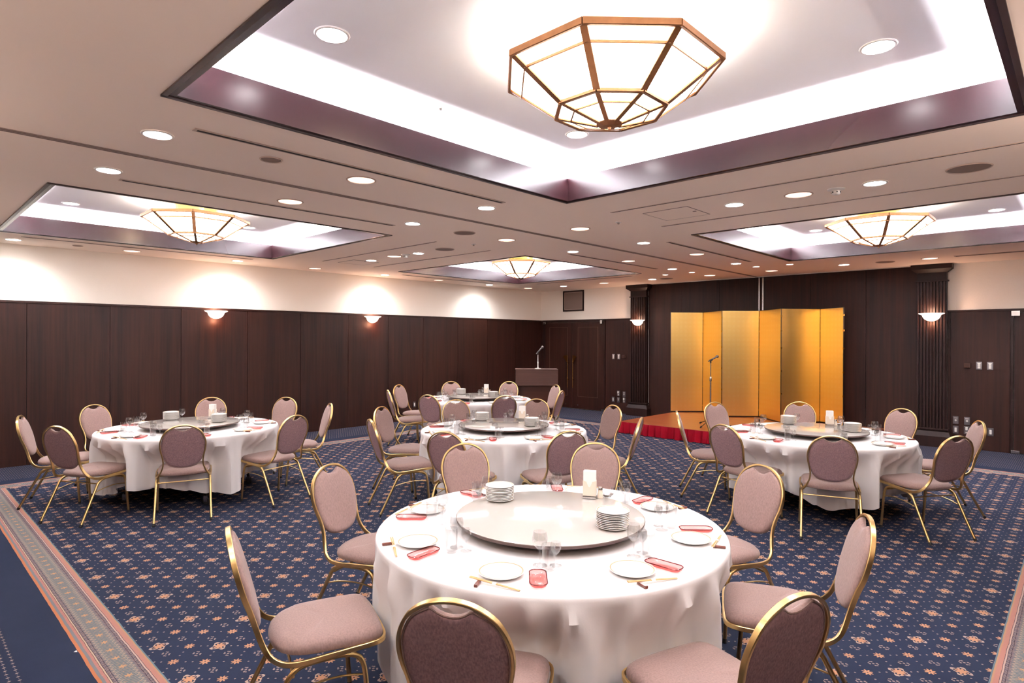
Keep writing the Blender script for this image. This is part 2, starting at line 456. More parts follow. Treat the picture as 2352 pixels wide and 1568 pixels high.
def wainscot(n, horizontal, a0, a1, face, seams, sgn, label, top=DADO, rail=True):
    """vertical wood panels with open seams; face = wall coordinate, sgn = direction into the room"""
    bm = bmesh.new(); t = .022
    ed = [a0] + seams + [a1]
    def bx(a, b, z0, z1, d0, d1, bev=0, mi=0):
        lo, hi = sorted((face + sgn * d0, face + sgn * d1))
        if horizontal: box(bm, a, b, lo, hi, z0, z1, bev, mi)
        else: box(bm, lo, hi, a, b, z0, z1, bev, mi)
    for i in range(len(ed) - 1):
        bx(ed[i] + .003, ed[i + 1] - .003, .0, top - (.032 if rail else .0), .006, t, .0015)
    bx(a0, a1, 0, top - .01, .0, .006, 0, 1)
    if rail: bx(a0, a1, top - .03, top, .0, t + .008, .003)
    o = obj('trim_%d' % n, bm, [M['wood'], M['seam']]); return structure(o, label, 'wall panelling')
wainscot(5, False, YN, YF, XL, [-.5, .4, 1.32, 2.24, 3.16, 4.16, 5.08, 6.02, 6.91, 7.77, 8.72, 9.62, 10.57], 1, 'dark wood wainscot panels along the left wall')
wainscot(6, True, XL + .03, -9.86, YF, [], -1, 'narrow strip of dark wainscot in the far corner beside the double doors')
wainscot(7, True, -8.0, -7.27, YF, [], -1, 'dark wainscot between the double doors and the left pilaster')
wainscot(8, True, -6.87, -1.955, YF, [-6.09, -5.28, -4.454, -3.58, -2.70], -1, 'full-height dark wood panels behind the stage', top=H, rail=False)
wainscot(9, True, -1.568, -.81, YF, [-1.53], -1, 'dark wainscot right of the right pilaster with switch plates')
wainscot(10, False, YN, YF, XR, [0, 1, 2, 3, 4, 5, 6, 7, 8, 9, 10], -1, 'dark wood wainscot panels along the right wall')
wainscot(11, True, XL + .03, XR - .03, YN, [-9 + i for i in range(10)], 1, 'dark wood wainscot panels along the near wall')

# silver partition edges
for dx, w in ((-.035, 'left'), (.035, 'right')):
    bm = bmesh.new(); box(bm, -4.454 + dx - .012, -4.454 + dx + .012, YF - .040, YF - .0225, .0, H - .005, .002)
    tag(obj('metal_strip', bm, M['steel']), '%s one of two silver vertical strips above the gold screen' % w, 'metal strip', 'silver strips on the panel wall')
# curtain rail at the ceiling above the stage
bm = bmesh.new(); box(bm, -6.85, -1.98, YF - .12, YF - .085, H - .016, H - .001); box(bm, -6.85, -1.98, YF - .075, YF - .04, H - .016, H - .001)
tag(obj('curtain_rail', bm, M['steel']), 'thin metal curtain rail on the ceiling above the stage wall', 'curtain rail')

# ------------------------------------------------------------------ pilasters
def pilaster(x0, x1, label):
    t = thing('pilaster', label, 'pilaster', ((x0 + x1) / 2, YF - .03, 0), 0, 'fluted pilasters either side of the stage')
    hw = (x1 - x0) / 2; P_ = .10
    bm = bmesh.new(); nfl = 9; w = 2 * hw / nfl
    box(bm, -hw, hw, -P_ + .035, -.001, .0, H)
    for i in range(nfl): 
        a = -hw + i * w
        box(bm, a, a + w * .58, -P_, -P_ + .036, .26, 2.58, .004)
    box(bm, -hw, hw, -P_, -P_ + .02, .0, .26); box(bm, -hw, hw, -P_, -P_ + .02, 2.58, H)
    obj('shaft', bm, M['wood2'], t)
    bm = bmesh.new()
    box(bm, -hw - .03, hw + .03, -P_ - .03, 0, .26, .285, .004)
    # sloped plinth cap and plinth
    pr = [(.0, .0), (.0, .17), (.03, .245)]
    a, b2 = .065, .03
    vs = [bm.verts.new(p) for p in ((-hw - a, -P_ - a, .0), (hw + a, -P_ - a, .0), (hw + a, 0, .0), (-hw - a, 0, .0),
                                    (-hw - a, -P_ - a, .165), (hw + a, -P_ - a, .165), (hw + a, 0, .165), (-hw - a, 0, .165),
                                    (-hw - b2, -P_ - b2, .24), (hw + b2, -P_ - b2, .24), (hw + b2, 0, .24), (-hw - b2, 0, .24))]
    for f in ((0, 1, 5, 4), (1, 2, 6, 5), (3, 0, 4, 7), (4, 5, 9, 8), (5, 6, 10, 9), (7, 4, 8, 11), (8, 9, 10, 11), (0, 3, 2, 1), (2, 3, 7, 6), (6, 7, 11, 10)): bm.faces.new([vs[i] for i in f])
    obj('base', bm, M['wood2'], t)
    bm = bmesh.new()
    box(bm, -hw - .02, hw + .02, -P_ - .02, 0, 2.58, 2.60, .003)
    vs = [bm.verts.new(p) for p in ((-hw - .005, -P_ - .005, 2.72), (hw + .005, -P_ - .005, 2.72), (hw + .005, 0, 2.72), (-hw - .005, 0, 2.72),
                                    (-hw - .075, -P_ - .075, 2.775), (hw + .075, -P_ - .075, 2.775), (hw + .075, 0, 2.775), (-hw - .075, 0, 2.775),
                                    (-hw - .075, -P_ - .075, H - .003), (hw + .075, -P_ - .075, H - .003), (hw + .075, 0, H - .003), (-hw - .075, 0, H - .003))]
    for f in ((0, 1, 5, 4), (1, 2, 6, 5), (3, 0, 4, 7), (4, 5, 9, 8), (5, 6, 10, 9), (7, 4, 8, 11), (8, 9, 10, 11), (0, 3, 2, 1), (2, 3, 7, 6), (6, 7, 11, 10)): bm.faces.new([vs[i] for i in f])
    obj('capital', bm, M['wood2'], t)
pilaster(-7.265, -6.871, 'fluted dark wood pilaster left of the stage with a lit sconce')
pilaster(-1.955, -1.568, 'fluted dark wood pilaster right of the gold screen with a lit sconce')

# ------------------------------------------------------------------ doors
def leaf(parent, x0, x1, top, hx, sgn):
    bm = bmesh.new(); box(bm, x0, x1, -.035, -.004, .012, top, .002)
    lf = obj('door_leaf', bm, M['wood'], parent)
    bm = bmesh.new(); m_ = .16; w = .006
    for a in ((x0 + m_, x1 - m_, .30, .30 + w), (x0 + m_, x1 - m_, top - .12, top - .12 + w)): box(bm, a[0], a[1], -.0365, -.034, a[2], a[3])
    for a in (x0 + m_, x1 - m_): box(bm, a, a + w, -.0365, -.034, .30, top - .12 + w)
    obj('inlay_line', bm, M['inlay'], lf)
    # trombone shaped pull
    bm = bmesh.new(); y = -.085
    sweep(bm, [(hx, y, .50), (hx, y, 1.27)], .0085, 10)
    for z in (.69, 1.09): sweep(bm, [(hx, y, z), (hx, -.033, z)], .009, 8); lathe(bm, [(0, -.012), (.013, -.012), (.015, 0), (.013, .012), (0, .012)], 12, (hx, y), z0=z + .035)
    # fan shaped bell
    n = 10; r0, r1 = .03, .20; vs = []
    for k in range(n + 1):
        th = PI / 2 + sgn * (k / n) * .62
        vs.append((bm.verts.new((hx + r0 * math.cos(th), y, 1.08 + r0 * math.sin(th))), bm.verts.new((hx + r1 * math.cos(th), y - .012, 1.08 + r1 * math.sin(th)))))
    for k in range(n): bm.faces.new((vs[k][0], vs[k][1], vs[k + 1][1], vs[k + 1][0]))
    ex = bmesh.ops.solidify(bm, geom=[f for f in bm.faces if len(f.verts) == 4 and all(abs(v.co.y - y) < .013 and v.co.z > 1.1 for v in f.verts)], thickness=.004)
    obj('door_handle', bm, M['brass_light'], lf, smooth=True)
    return lf
d1 = thing('door_1', 'dark wood double doors with brass trombone-shaped pulls in the far corner', 'door', (0, YF, 0)); d1['kind'] = 'structure'
bm = bmesh.new(); 
box(bm, -9.86, -9.82, -.045, 0, 0, DADO - .03, .002); box(bm, -8.04, -8.0, -.045, 0, 0, DADO - .03, .002); box(bm, -9.86, -8.0, -.045, 0, DADO - .06, DADO, .002)
obj('door_frame', bm, M['wood2'], d1)
leaf(d1, -9.818, -8.942, 2.065, -9.06, 1); leaf(d1, -8.938, -8.042, 2.065, -8.895, -1)
bm = bmesh.new()
box(bm, -9.85, -9.76, -.07, -.03, 2.03, 2.085, .003); box(bm, -8.12, -8.06, -.07, -.03, 2.02, 2.10, .003); box(bm, -8.09, -8.0, -.06, -.03, .005, .05, .003)
obj('door_closer', bm, M['steel'], d1)
bm = bmesh.new()
for x in (-9.13, -8.766): lathe(bm, [(0, 0), (.018, 0), (.018, .02), (0, .02)], 12, (x, -.045), z0=.085)
obj('door_stop', bm, M['steel'], d1)
d2 = thing('door_2', 'dark wood door at the right edge with brass inlay', 'door', (0, YF, 0)); d2['kind'] = 'structure'
bm = bmesh.new()
box(bm, -.81, -.775, -.045, 0, 0, DADO - .03, .002); box(bm, .875, .91, -.045, 0, 0, DADO - .03, .002); box(bm, -.81, .91, -.045, 0, DADO - .06, DADO, .002)
obj('door_frame', bm, M['wood2'], d2)
leaf(d2, -.77, .045, 2.065, -.05, 1); leaf(d2, .05, .87, 2.065, .12, -1)
bm = bmesh.new(); box(bm, -.80, -.70, -.07, -.03, 2.02, 2.095, .003); box(bm, -.80, -.70, -.07, -.03, .008, .05, .003)
obj('door_closer', bm, M['steel'], d2)

# ------------------------------------------------------------------ wall plates
def plate(x, z, kind, label, cat='switch', w=.072, h=.118):
    t = thing('switch_plate' if cat == 'switch' else 'wall_outlet', label, cat, (x, YF - .022, z), 0, 'metal plates on the back wall')
    bm = bmesh.new(); box(bm, -w / 2, w / 2, -.008, 0, -h / 2, h / 2, .002); obj('cover', bm, M['plate_steel'], t)
    bm = bmesh.new()
    if kind == 'switch':
        for k in range(3): box(bm, -.016, .016, -.013, -.007, -.04 + k * .027, -.018 + k * .027, .001)
        box(bm, -.024, .024, -.011, -.007, .036, .046)
    elif kind == 'jack':
        lathe(bm, [(0, 0), (.014, 0), (.014, .001), (0, .001)], 14); bmesh.ops.rotate(bm, verts=bm.verts, matrix=Matrix.Rotation(PI / 2, 3, 'X')); bmesh.ops.translate(bm, verts=bm.verts, vec=(0, -.009, 0))
        box(bm, -.022, .022, -.010, -.007, .03, .038)
    elif kind == 'plug':
        box(bm, -.014, .014, -.03, -.007, .0, .05, .003); box(bm, -.014, .014, -.013, -.007, -.045, -.022, .002)
    else:
        box(bm, -.014, .014, -.012, -.007, -.032, .034, .001)
    obj('insert', bm, M['white_plastic'], t)
L = 'left of the left pilaster'
plate(-7.773, 1.269, 'switch', 'light switch plate %s, the one nearer the doors' % L); plate(-7.632, 1.270, 'switch', 'light switch plate %s, the one nearer the brown dial' % L)
plate(-7.777, .299, 'outlet', 'low wall outlet %s, nearest the doors' % L, 'outlet'); plate(-7.636, .446, 'plug', 'upper wall outlet with white plug %s, above another plate' % L, 'outlet')
plate(-7.636, .298, 'jack', 'lower jack plate %s, in the middle of the bottom row' % L, 'outlet'); plate(-7.487, .435, 'jack', 'upper jack plate %s, nearest the pilaster' % L, 'outlet')
plate(-7.487, .300, 'plug', 'lower outlet with white plug %s, nearest the pilaster' % L, 'outlet')
R = 'right of the right pilaster'
plate(-1.178, 1.277, 'switch', 'light switch plate %s, beside the brown dial' % R); plate(-1.046, 1.277, 'switch', 'light switch plate %s, nearest the door' % R)
plate(-1.463, .426, 'jack', 'upper jack plate %s, nearest the pilaster' % R, 'outlet'); plate(-1.322, .425, 'jack', 'upper jack plate %s, above the outlet with a plug' % R, 'outlet')
plate(-1.463, .277, 'outlet', 'lower wall outlet %s, nearest the pilaster' % R, 'outlet'); plate(-1.325, .283, 'plug', 'lower wall outlet with plug %s, partly behind a chair back' % R, 'outlet')
plate(-1.038, .286, 'outlet', 'single low wall outlet %s, nearest the door' % R, 'outlet')
for x, w in ((-7.483, L), (-1.319, R)):
    t = thing('volume_dial', 'brown volume control box on the wainscot %s' % w, 'dial', (x, YF - .022, 1.277), 0, 'brown control boxes')
    bm = bmesh.new(); box(bm, -.04, .04, -.055, 0, -.035, .035, .006); obj('housing', bm, M['lectern'], t)
    bm = bmesh.new(); box(bm, -.02, .02, -.059, -.054, -.002, .004); obj('slot', bm, M['seam'], t)
t = thing('wall_outlet', 'small outlet low on the left wall between chair and farthest table', 'outlet', (XL + .022, 7.548, .315))
bm = bmesh.new(); box(bm, 0, .008, -.037, .037, -.06, .06, .002); obj('cover', bm, M['plate_steel'], t)
bm = bmesh.new(); box(bm, .007, .013, -.014, .014, -.034, .034, .001); obj('insert', bm, M['white_plastic'], t)
# speaker grille high on the back wall
t = thing('wall_speaker', 'square grey grille in a dark wooden frame above the double doors', 'speaker', (-8.936, YF, 2.582))
bm = bmesh.new(); a, b_ = .31, .247
for q in ((-a, a, b_ - .03, b_), (-a, a, -b_, -b_ + .03)): box(bm, q[0], q[1], -.03, 0, q[2], q[3], .003)
for q in ((-a, -a + .03), (a - .03, a)): box(bm, q[0], q[1], -.03, 0, -b_ + .03, b_ - .03, .003)
obj('frame', bm, M['wood2'], t)
bm = bmesh.new(); box(bm, -a + .03, a - .03, -.016, -.002, -b_ + .03, b_ - .03); obj('grille', bm, M['grille'], t)
bm = bmesh.new(); i_ = .042; w = .006
for q in ((-a + i_, a - i_, b_ - i_ - w, b_ - i_), (-a + i_, a - i_, -b_ + i_, -b_ + i_ + w)): box(bm, q[0], q[1], -.02, -.015, q[2], q[3])
for q in ((-a + i_, -a + i_ + w), (a - i_ - w, a - i_)): box(bm, q[0], q[1], -.02, -.015, -b_ + i_, b_ - i_)
obj('inner_bead', bm, M['beige_plastic'], t)

# ------------------------------------------------------------------ ceiling fixtures
def disc(bm, r, z, n=28, mi=0):
    f = bm.faces.new([bm.verts.new((r * math.cos(2 * PI * k / n), r * math.sin(2 * PI * k / n), z)) for k in range(n)]); f.material_index = mi
def downlight(kind, label='', grp=None):
    t = thing('downlight', label or 'downlight', 'ceiling light', (0, 0, 0), 0, grp)
    if kind == 'spot': r0, r1, m = .088, .070, M['spot_disc']
    elif kind == 'warm': r0, r1, m = .112, .096, M['warm_disc']
    else: r0, r1, m = .060, .048, M['small_disc']
    bm = bmesh.new(); lathe(bm, [(r1, -.001), (r1 + .004, -.007), (r0 - .004, -.006), (r0, -.001)], 28)
    obj('trim_ring', bm, M['white_plastic'] if kind != 'warm' else M['beige_plastic'], t, smooth=True)
    if kind == 'warm':
        bm = bmesh.new(); lathe(bm, [(r1, -.002), (r1 - .008, -.004)], 28); obj('bright_rim', bm, M['warm_rim'], t)
        bm = bmesh.new(); disc(bm, r1 - .008, -.003); obj('diffuser', bm, m, t)
    else:
        bm = bmesh.new(); disc(bm, r1, -.003); obj('lamp', bm, m, t)
    return t
def spotlamp(x, y, z, power, size=120, blend=1.0, rad=.05, col=(.97, .98, 1)):
    l = bpy.data.lights.new('downlight_lamp', 'SPOT'); l.energy = power; l.spot_size = math.radians(size); l.spot_blend = blend; l.shadow_soft_size = rad; l.color = col
    o = bpy.data.objects.new('downlight_lamp', l); C.objects.link(o); o.location = (x, y, z)
    return o
P_SPOT, P_WALL, P_COF, P_SMALL = 10, 40, 10, 18
P_NEAR = 18  # for added downlights out of view that light the front table
sp = downlight('spot'); wm = downlight('warm'); sm = downlight('small')
def rowname(x, y):
    X = 'left wall' if x < -9 else ('left coffer' if x < -7 else 'ceiling track')
    return X
spots = []
def near_what(x, y):
    cols = {-9.5: 'in the row along the left wall', -5.07: 'in the row left of the ceiling track', -3.97: 'in the row right of the ceiling track', .43: 'in the added unseen row by the right wall'}
    for k, v in cols.items():
        if abs(x - k) < .1: return v
    if y > 10: return 'in the row by the back wall'
    return 'in the strip between the coffers'
def rank(i, n): return ['nearest', 'second nearest', 'third nearest', 'fourth nearest', 'fifth nearest', 'sixth nearest'][i] if i < n - 1 or n == 1 else 'farthest'
G = {}
for x in (-9.5, -5.07, -3.97, .43):  # last column is unseen, assumed by symmetry and added for room light
    for i, y in enumerate((1.13, 3.82, 6.52, 9.24)): G.setdefault(x, []).append((x, y))
for x, pts in G.items():
    for i, (x_, y_) in enumerate(pts):
        place(sp, USED, (x_, y_, H), 0, 'bright white downlight %s, the %s' % (near_what(x_, y_), rank(i, 4)), 'white downlights in the lower ceiling')
        spotlamp(x_, y_, H - .03, P_WALL if abs(x_ + 9.5) < .1 else (P_NEAR if x_ > 0 and y_ < 5 else P_SPOT), 150 if x_ > 0 else 155)
for (x_, y_, l) in ((-7.92, 5.19, 'in the strip between left and farthest coffers, nearer the left wall'), (-6.77, 5.2, 'in the strip between left and farthest coffers, farther from the wall'),
                    (-2.26, 5.22, 'in the strip between front and right coffers, beside the access hatch'), (-1.17, 5.23, 'in the strip between front and right coffers, beside the smoke detector'),
                    (-8.49, 10.58, 'near the back wall in front of the speaker grille'), (-6.23, 10.56, 'near the back wall before the left pilaster'), (-2.78, 10.52, 'near the back wall before the right pilaster'), (-.4, 10.5, 'near the back wall at the right edge'),
                    (-7.92, -.1, 'added unseen by the near wall, leftmost'), (-6.2, -.1, 'added unseen by the near wall, second from the left'), (-3.97, -.1, 'added unseen by the near wall, third from the left'), (-2.26, -.1, 'added unseen by the near wall, fourth from the left'), (-1.17, -.1, 'added unseen by the near wall, rightmost')):  # near-wall row is unseen, added to light the near side of the cloth
    place(sp, USED, (x_, y_, H), 0, 'bright white downlight ' + l, 'white downlights in the lower ceiling'); spotlamp(x_, y_, H - .03, P_NEAR if y_ < 0 else (P_SPOT * (11 if x_ > -1 else 3.2) if y_ > 10 else P_SPOT), 150 if y_ < 0 else 125)
cn = ['front', 'left', 'right', 'farthest']
for n, (x0, x1, y0, y1) in enumerate(COFFERS):
    cx, cy = (x0 + x1) / 2, (y0 + y1) / 2
    for sx in (-1, 1):
        for sy in (-1, 1):
            place(sp, USED, (cx + sx * .975, cy + sy * 1.0, HC), 0, 'recessed white spotlight inside the %s coffer, %s and %s' % (cn[n], 'toward the left wall' if sx < 0 else 'away from the left wall', 'near side' if sy < 0 else 'far side'), 'spotlights inside the coffers')
            spotlamp(cx + sx * .975, cy + sy * 1.0, HC - .03, P_COF, 110)
warm = [(-5.05, 2.48, 'left of the ceiling track, nearest'), (-5.07, 5.22, 'left of the ceiling track, second nearest'), (-5.05, 7.86, 'left of the ceiling track, third nearest'), (-5.05, 10.6, 'left of the ceiling track, by the stage wall'),
        (-3.97, 2.51, 'right of the ceiling track, nearest'), (-3.97, 5.23, 'right of the ceiling track, second nearest'), (-3.94, 7.87, 'right of the ceiling track, third nearest'), (-3.93, 10.6, 'right of the ceiling track, by the stage wall'),
        (-7.27, 5.15, 'between the left and farthest coffers'), (-9.52, 2.4, 'beside the left wall, nearest'), (-9.52, 5.12, 'beside the left wall, second'), (-9.52, 7.83, 'beside the left wall, third'), (-9.44, 10.45, 'in the far corner by the double doors'),
        (-1.72, 5.22, 'between the front and right coffers'), (-7.38, 10.56, 'by the back wall before the speaker grille'), (-1.65, 10.53, 'by the back wall before the right pilaster')]
for x_, y_, l in warm:
    place(wm, USED, (x_, y_, H), 0, 'round warm pink ceiling light ' + l, 'round warm ceiling lights')
for x_, y_, l in ((-3.9, 9.85, 'right of the track, nearer it'), (-3.39, 9.9, 'right of the track, farther from it'), (-5.06, 9.92, 'left of the track, nearer it'), (-5.61, 9.97, 'left of the track, farther from it')):
    place(sm, USED, (x_, y_, H), 0, 'small stage spotlight in the ceiling ' + l, 'small ceiling spotlights before the stage')
    s_ = spotlamp(x_, y_, H - .03, P_SMALL, 80, .6, col=(1, .86, .74)); s_.rotation_euler = (math.radians(24), 0, 0)

def ceil_disc(name, r, label, cat, x, y, mat='grille', z=H):
    t = thing(name, label, cat, (x, y, z))
    bm = bmesh.new(); lathe(bm, [(r - .012, -.004), (r - .006, -.008), (r, -.001)], 32); obj('rim', bm, M['beige_plastic'], t, smooth=True)
    bm = bmesh.new(); lathe(bm, [(0, -.006), (r - .012, -.004)], 32); obj('grille', bm, M[mat], t)
for r, x_, y_, l in ((.135, -.593, 5.214, 'large round speaker grille in the ceiling between the front and right coffers'), (.125, -5.08, 4.55, 'round speaker grille in the ceiling beside the ceiling track'),
                     (.13, -6.2, 5.2, 'round speaker grille in the ceiling between left and farthest coffers'), (.075, -3.96, 1.81, 'small round grille in the ceiling by the front coffer'),
                     (.13, -2.22, 10.56, 'round speaker grille in the ceiling before the right pilaster'), (.13, -5.94, 10.6, 'round speaker grille in the ceiling before the left part of the stage'), (.06, -9.5, 1.78, 'small round grille in the ceiling by the left wall')):
    ceil_disc('ceiling_speaker', r, l, 'speaker', x_, y_)
def detector(x, y, z, label, s=1.0):
    t = thing('smoke_detector', label, 'smoke detector', (x, y, z))
    bm = bmesh.new(); lathe(bm, [(0, -.016 * s), (.03 * s, -.016 * s), (.062 * s, -.006 * s), (.065 * s, 0)], 28); obj('base', bm, M['white_plastic'], t, smooth=True)
    bm = bmesh.new(); lathe(bm, [(0, -.048 * s), (.022 * s, -.046 * s), (.032 * s, -.036 * s), (.030 * s, -.016 * s)], 20); obj('sensor', bm, M['white_plastic'], t, smooth=True)
    bm = bmesh.new()
    for k in range(6):
        a = k * PI / 3; c_ = Vector((.031 * s * math.cos(a), .031 * s * math.sin(a), -.028 * s)); box(bm, c_.x - .004, c_.x + .004, c_.y - .004, c_.y + .004, c_.z - .005, c_.z + .005)
    obj('vent', bm, M['rubber'], t)
detector(-1.44, 5.23, H, 'white smoke detector on the ceiling between front and right coffers'); detector(-7.01, 5.16, H, 'white smoke detector on the ceiling between left and farthest coffers')
for x_, y_, z_, l in ((-3.46, 5.2, H, 'small sprinkler head in the ceiling right of the ceiling track'), (-5.6, 5.17, H, 'small sprinkler head in the ceiling left of the ceiling track'), (-3.08, 2.54, HC, 'small sprinkler head inside the front coffer')):
    t = thing('sprinkler', l, 'sprinkler', (x_, y_, z_))
    bm = bmesh.new(); lathe(bm, [(0, -.006), (.030, -.005), (.034, .002)], 20); obj('escutcheon', bm, M['white_plastic'], t, smooth=True)
    bm = bmesh.new(); lathe(bm, [(0, -.022), (.012, -.020), (.012, -.005)], 12); obj('nozzle', bm, M['steel'], t, smooth=True)
# partition track, slot diffusers
def strip(name, x0, x1, y0, y1, label, cat, alongx, wide=.055, slot=True, mat='beige_plastic'):
    t = thing(name, label, cat, ((x0 + x1) / 2, (y0 + y1) / 2, H))
    hx, hy = (x1 - x0) / 2, (y1 - y0) / 2
    bm = bmesh.new()
    if alongx: hy = wide / 2
    else: hx = wide / 2
    box(bm, -hx, hx, -hy, hy, -.005, -.0005, .001); obj('frame', bm, M[mat], t)
    bm = bmesh.new()
    e = .02
    if slot:
        s = wide * .2
        if alongx: box(bm, -hx + e, hx - e, -s, s, -.0065, -.004)
        else: box(bm, -s, s, -hy + e, hy - e, -.0065, -.004)
        obj('slot', bm, M['dark_slot'], t)
    else:
        for q in (-.25, .25):
            if alongx: box(bm, -hx, hx, q * wide - .003, q * wide + .003, -.0065, -.004)
            else: box(bm, q * wide - .003, q * wide + .003, -hy, hy, -.0065, -.004)
        obj('groove', bm, M['groove'], t)
strip('partition_track', -4.52, -4.52, YN + .05, YF - .13, 'long grey partition track running down the middle of the ceiling', 'ceiling track', False, .06, False, 'track')
strip('air_diffuser', -3.71, -3.71, 1.24, 3.78, 'narrow slot diffuser beside the front coffer', 'air vent', False)
strip('air_diffuser', -5.30, -5.30, 1.25, 3.75, 'narrow slot diffuser beside the left coffer, toward the track', 'air vent', False)
strip('air_diffuser', -9.15, -9.15, 1.16, 3.9, 'narrow slot diffuser between the left coffer and the left wall', 'air vent', False, .045)
strip('air_diffuser', -3.71, -3.71, 6.66, 9.16, 'narrow slot diffuser beside the right coffer', 'air vent', False)
strip('air_diffuser', -5.25, -5.25, 6.68, 9.05, 'narrow slot diffuser beside the farthest coffer, toward the track', 'air vent', False)
strip('air_diffuser', -9.25, -9.25, 6.73, 9.08, 'narrow slot diffuser between the farthest coffer and the left wall', 'air vent', False, .045)
strip('air_diffuser', -8.6, -6.2, 9.78, 9.78, 'narrow slot diffuser behind the farthest coffer', 'air vent', True, .045)
strip('air_diffuser', -1.36, .6, 10.5, 10.5, 'wide dark slot diffuser at the right edge by the back wall', 'air vent', True, .10)
for x0_, x1_, y_, l in ((-3.25, -.1, 4.755, 'on the front coffer side'), (-3.25, -.1, 5.70, 'on the right coffer side')):
    strip('ceiling_track', x0_, x1_, y_, y_, 'thin beige curtain track between front and right coffers, ' + l, 'ceiling track', True, .022)
for x0_, x1_, y_, l in ((-8.55, -5.79, 4.72, 'on the left coffer side'), (-8.6, -5.81, 5.68, 'on the farthest coffer side')):
    strip('ceiling_track', x0_, x1_, y_, y_, 'thin beige curtain track between left and farthest coffers, ' + l, 'ceiling track', True, .022)
for (x0_, x1_, y0_, y1_, l) in ((-3.05, -2.6, 4.99, 5.46, 'square access hatch in the ceiling between front and right coffers'), (-8.5, -8.05, 4.96, 5.42, 'square access hatch in the ceiling near the left wall')):
    t = thing('access_hatch', l, 'hatch', ((x0_ + x1_) / 2, (y0_ + y1_) / 2, H)); a = .225
    bm = bmesh.new(); box(bm, -a, a, -a, a, -.003, -.0005); obj('panel', bm, M['ceil'], t)
    bm = bmesh.new(); w = .004
    for q in ((-a, a, -a - w, -a), (-a, a, a, a + w), (-a - w, -a, -a - w, a + w), (a, a + w, -a - w, a + w)): box(bm, *q, -.004, -.0005)
    obj('frame', bm, M['grille'], t)
    bm = bmesh.new(); box(bm, .17, .20, -.01, .01, -.006, -.003); obj('latch', bm, M['grille'], t)

# ------------------------------------------------------------------ octagonal lamps
def octa_lamp():
    t = thing('octagonal_lamp', '', 'ceiling lamp', (0, 0, 0))
    V8 = lambda r, z, k: Vector((r * math.cos(PI / 8 + k * PI / 4), r * math.sin(PI / 8 + k * PI / 4), z))
    tiers = [(.538, 2.995), (.283, 2.812), (.062, 2.745)]       # rim, ring, hub
    def panes(r0, z0, r1, z1, mid):
        for k in range(8):
            bm = bmesh.new()
            a0, a1 = V8(r0, z0, k), V8(r0, z0, k + 1); b0, b1 = V8(r1, z1, k), V8(r1, z1, k + 1)
            nrm = (a1 - a0).cross(b0 - a0).normalized(); 
            if nrm.z > 0: nrm = -nrm
            o1 = [bm.verts.new(v + nrm * .001) for v in (a0, a1, b1, b0)]; o2 = [bm.verts.new(v - nrm * .004) for v in (a0, a1, b1, b0)]
            bm.faces.new(o1); bm.faces.new(o2[::-1])
            for i in range(4): bm.faces.new((o1[i], o2[i], o2[(i + 1) % 4], o1[(i + 1) % 4]))
            obj('glass_pane', bm, M['pane'], t)
    panes(*tiers[0], *tiers[1], .25); panes(*tiers[1], *tiers[2], .35)
    bm = bmesh.new()
    def bar(a, b, w, h):
        d = (b - a).normalized(); 
        up = Vector((-(a.x + b.x) / 2, -(a.y + b.y) / 2, 0)).normalized()
        n = d.cross(Vector((0, 0, 1)).cross(d)).normalized()
        sweep(bm, [a, b], 0, norms=[n, n], dims=(h, w))
    for k in range(8):
        for (r0, z0), (r1, z1), fr, w in ((tiers[0], tiers[1], .24, .034), (tiers[1], tiers[2], .36, .024)):
            a, b = V8(r0, z0 - .002, k), V8(r1, z1 - .002, k)
            ax = Vector((a.x, a.y, 0)).normalized(); d = (b - a).normalized(); n = (ax - d * ax.dot(d)).normalized()
            sweep(bm, [a, b], 0, norms=[n, n], dims=(.012, w))
            m0, m1 = V8(r0 + (r1 - r0) * fr, z0 + (z1 - z0) * fr - .002, k), V8(r0 + (r1 - r0) * fr, z0 + (z1 - z0) * fr - .002, k + 1)
            sl = Vector((0, 0, 1)); sweep(bm, [m0, m1], 0, norms=[sl, sl], dims=(.012 if w < .025 else .019, .008))
        sweep(bm, [V8(tiers[1][0], tiers[1][1] - .003, k), V8(tiers[1][0], tiers[1][1] - .003, k + 1)], 0, norms=[Vector((0, 0, 1))] * 2, dims=(.020, .022))
    obj('frame', bm, M['brass'], t)
    bm = bmesh.new()
    for k in range(8): sweep(bm, [V8(.548, 3.0, k), V8(.548, 3.0, k + 1)], 0, norms=[Vector((0, 0, 1))] * 2, dims=(.034, .018))
    obj('rim_band', bm, M['brass'], t)
    bm = bmesh.new(); lathe(bm, [(0, 2.714), (.008, 2.718), (.010, 2.728), (.014, 2.731), (.035, 2.733), (.070, 2.743), (.072, 2.749), (.05, 2.756)], 8, a0=PI / 8, a1=2 * PI + PI / 8)
    obj('hub_finial', bm, M['brass'], t)
    bm = bmesh.new(); lathe(bm, [(0, 3.012), (.47, 3.012), (.47, 3.016), (0, 3.018)], 8, a0=PI / 8, a1=2 * PI + PI / 8); obj('added_light_shield', bm, M['white_plastic'], t)  # added plate keeping pane light off the raised ceiling
    bm = bmesh.new(); lathe(bm, [(0, 3.06), (.20, 3.06), (.22, 3.08), (.22, HC - .002), (0, HC - .002)], 24)
    for a in range(4): sweep(bm, [(.18 * math.cos(a * PI / 2), .18 * math.sin(a * PI / 2), 3.07), (.42 * math.cos(a * PI / 2), .42 * math.sin(a * PI / 2), 3.0)], .006, 6)
    obj('canopy', bm, M['brass_light'], t)
    return t
lp = octa_lamp()
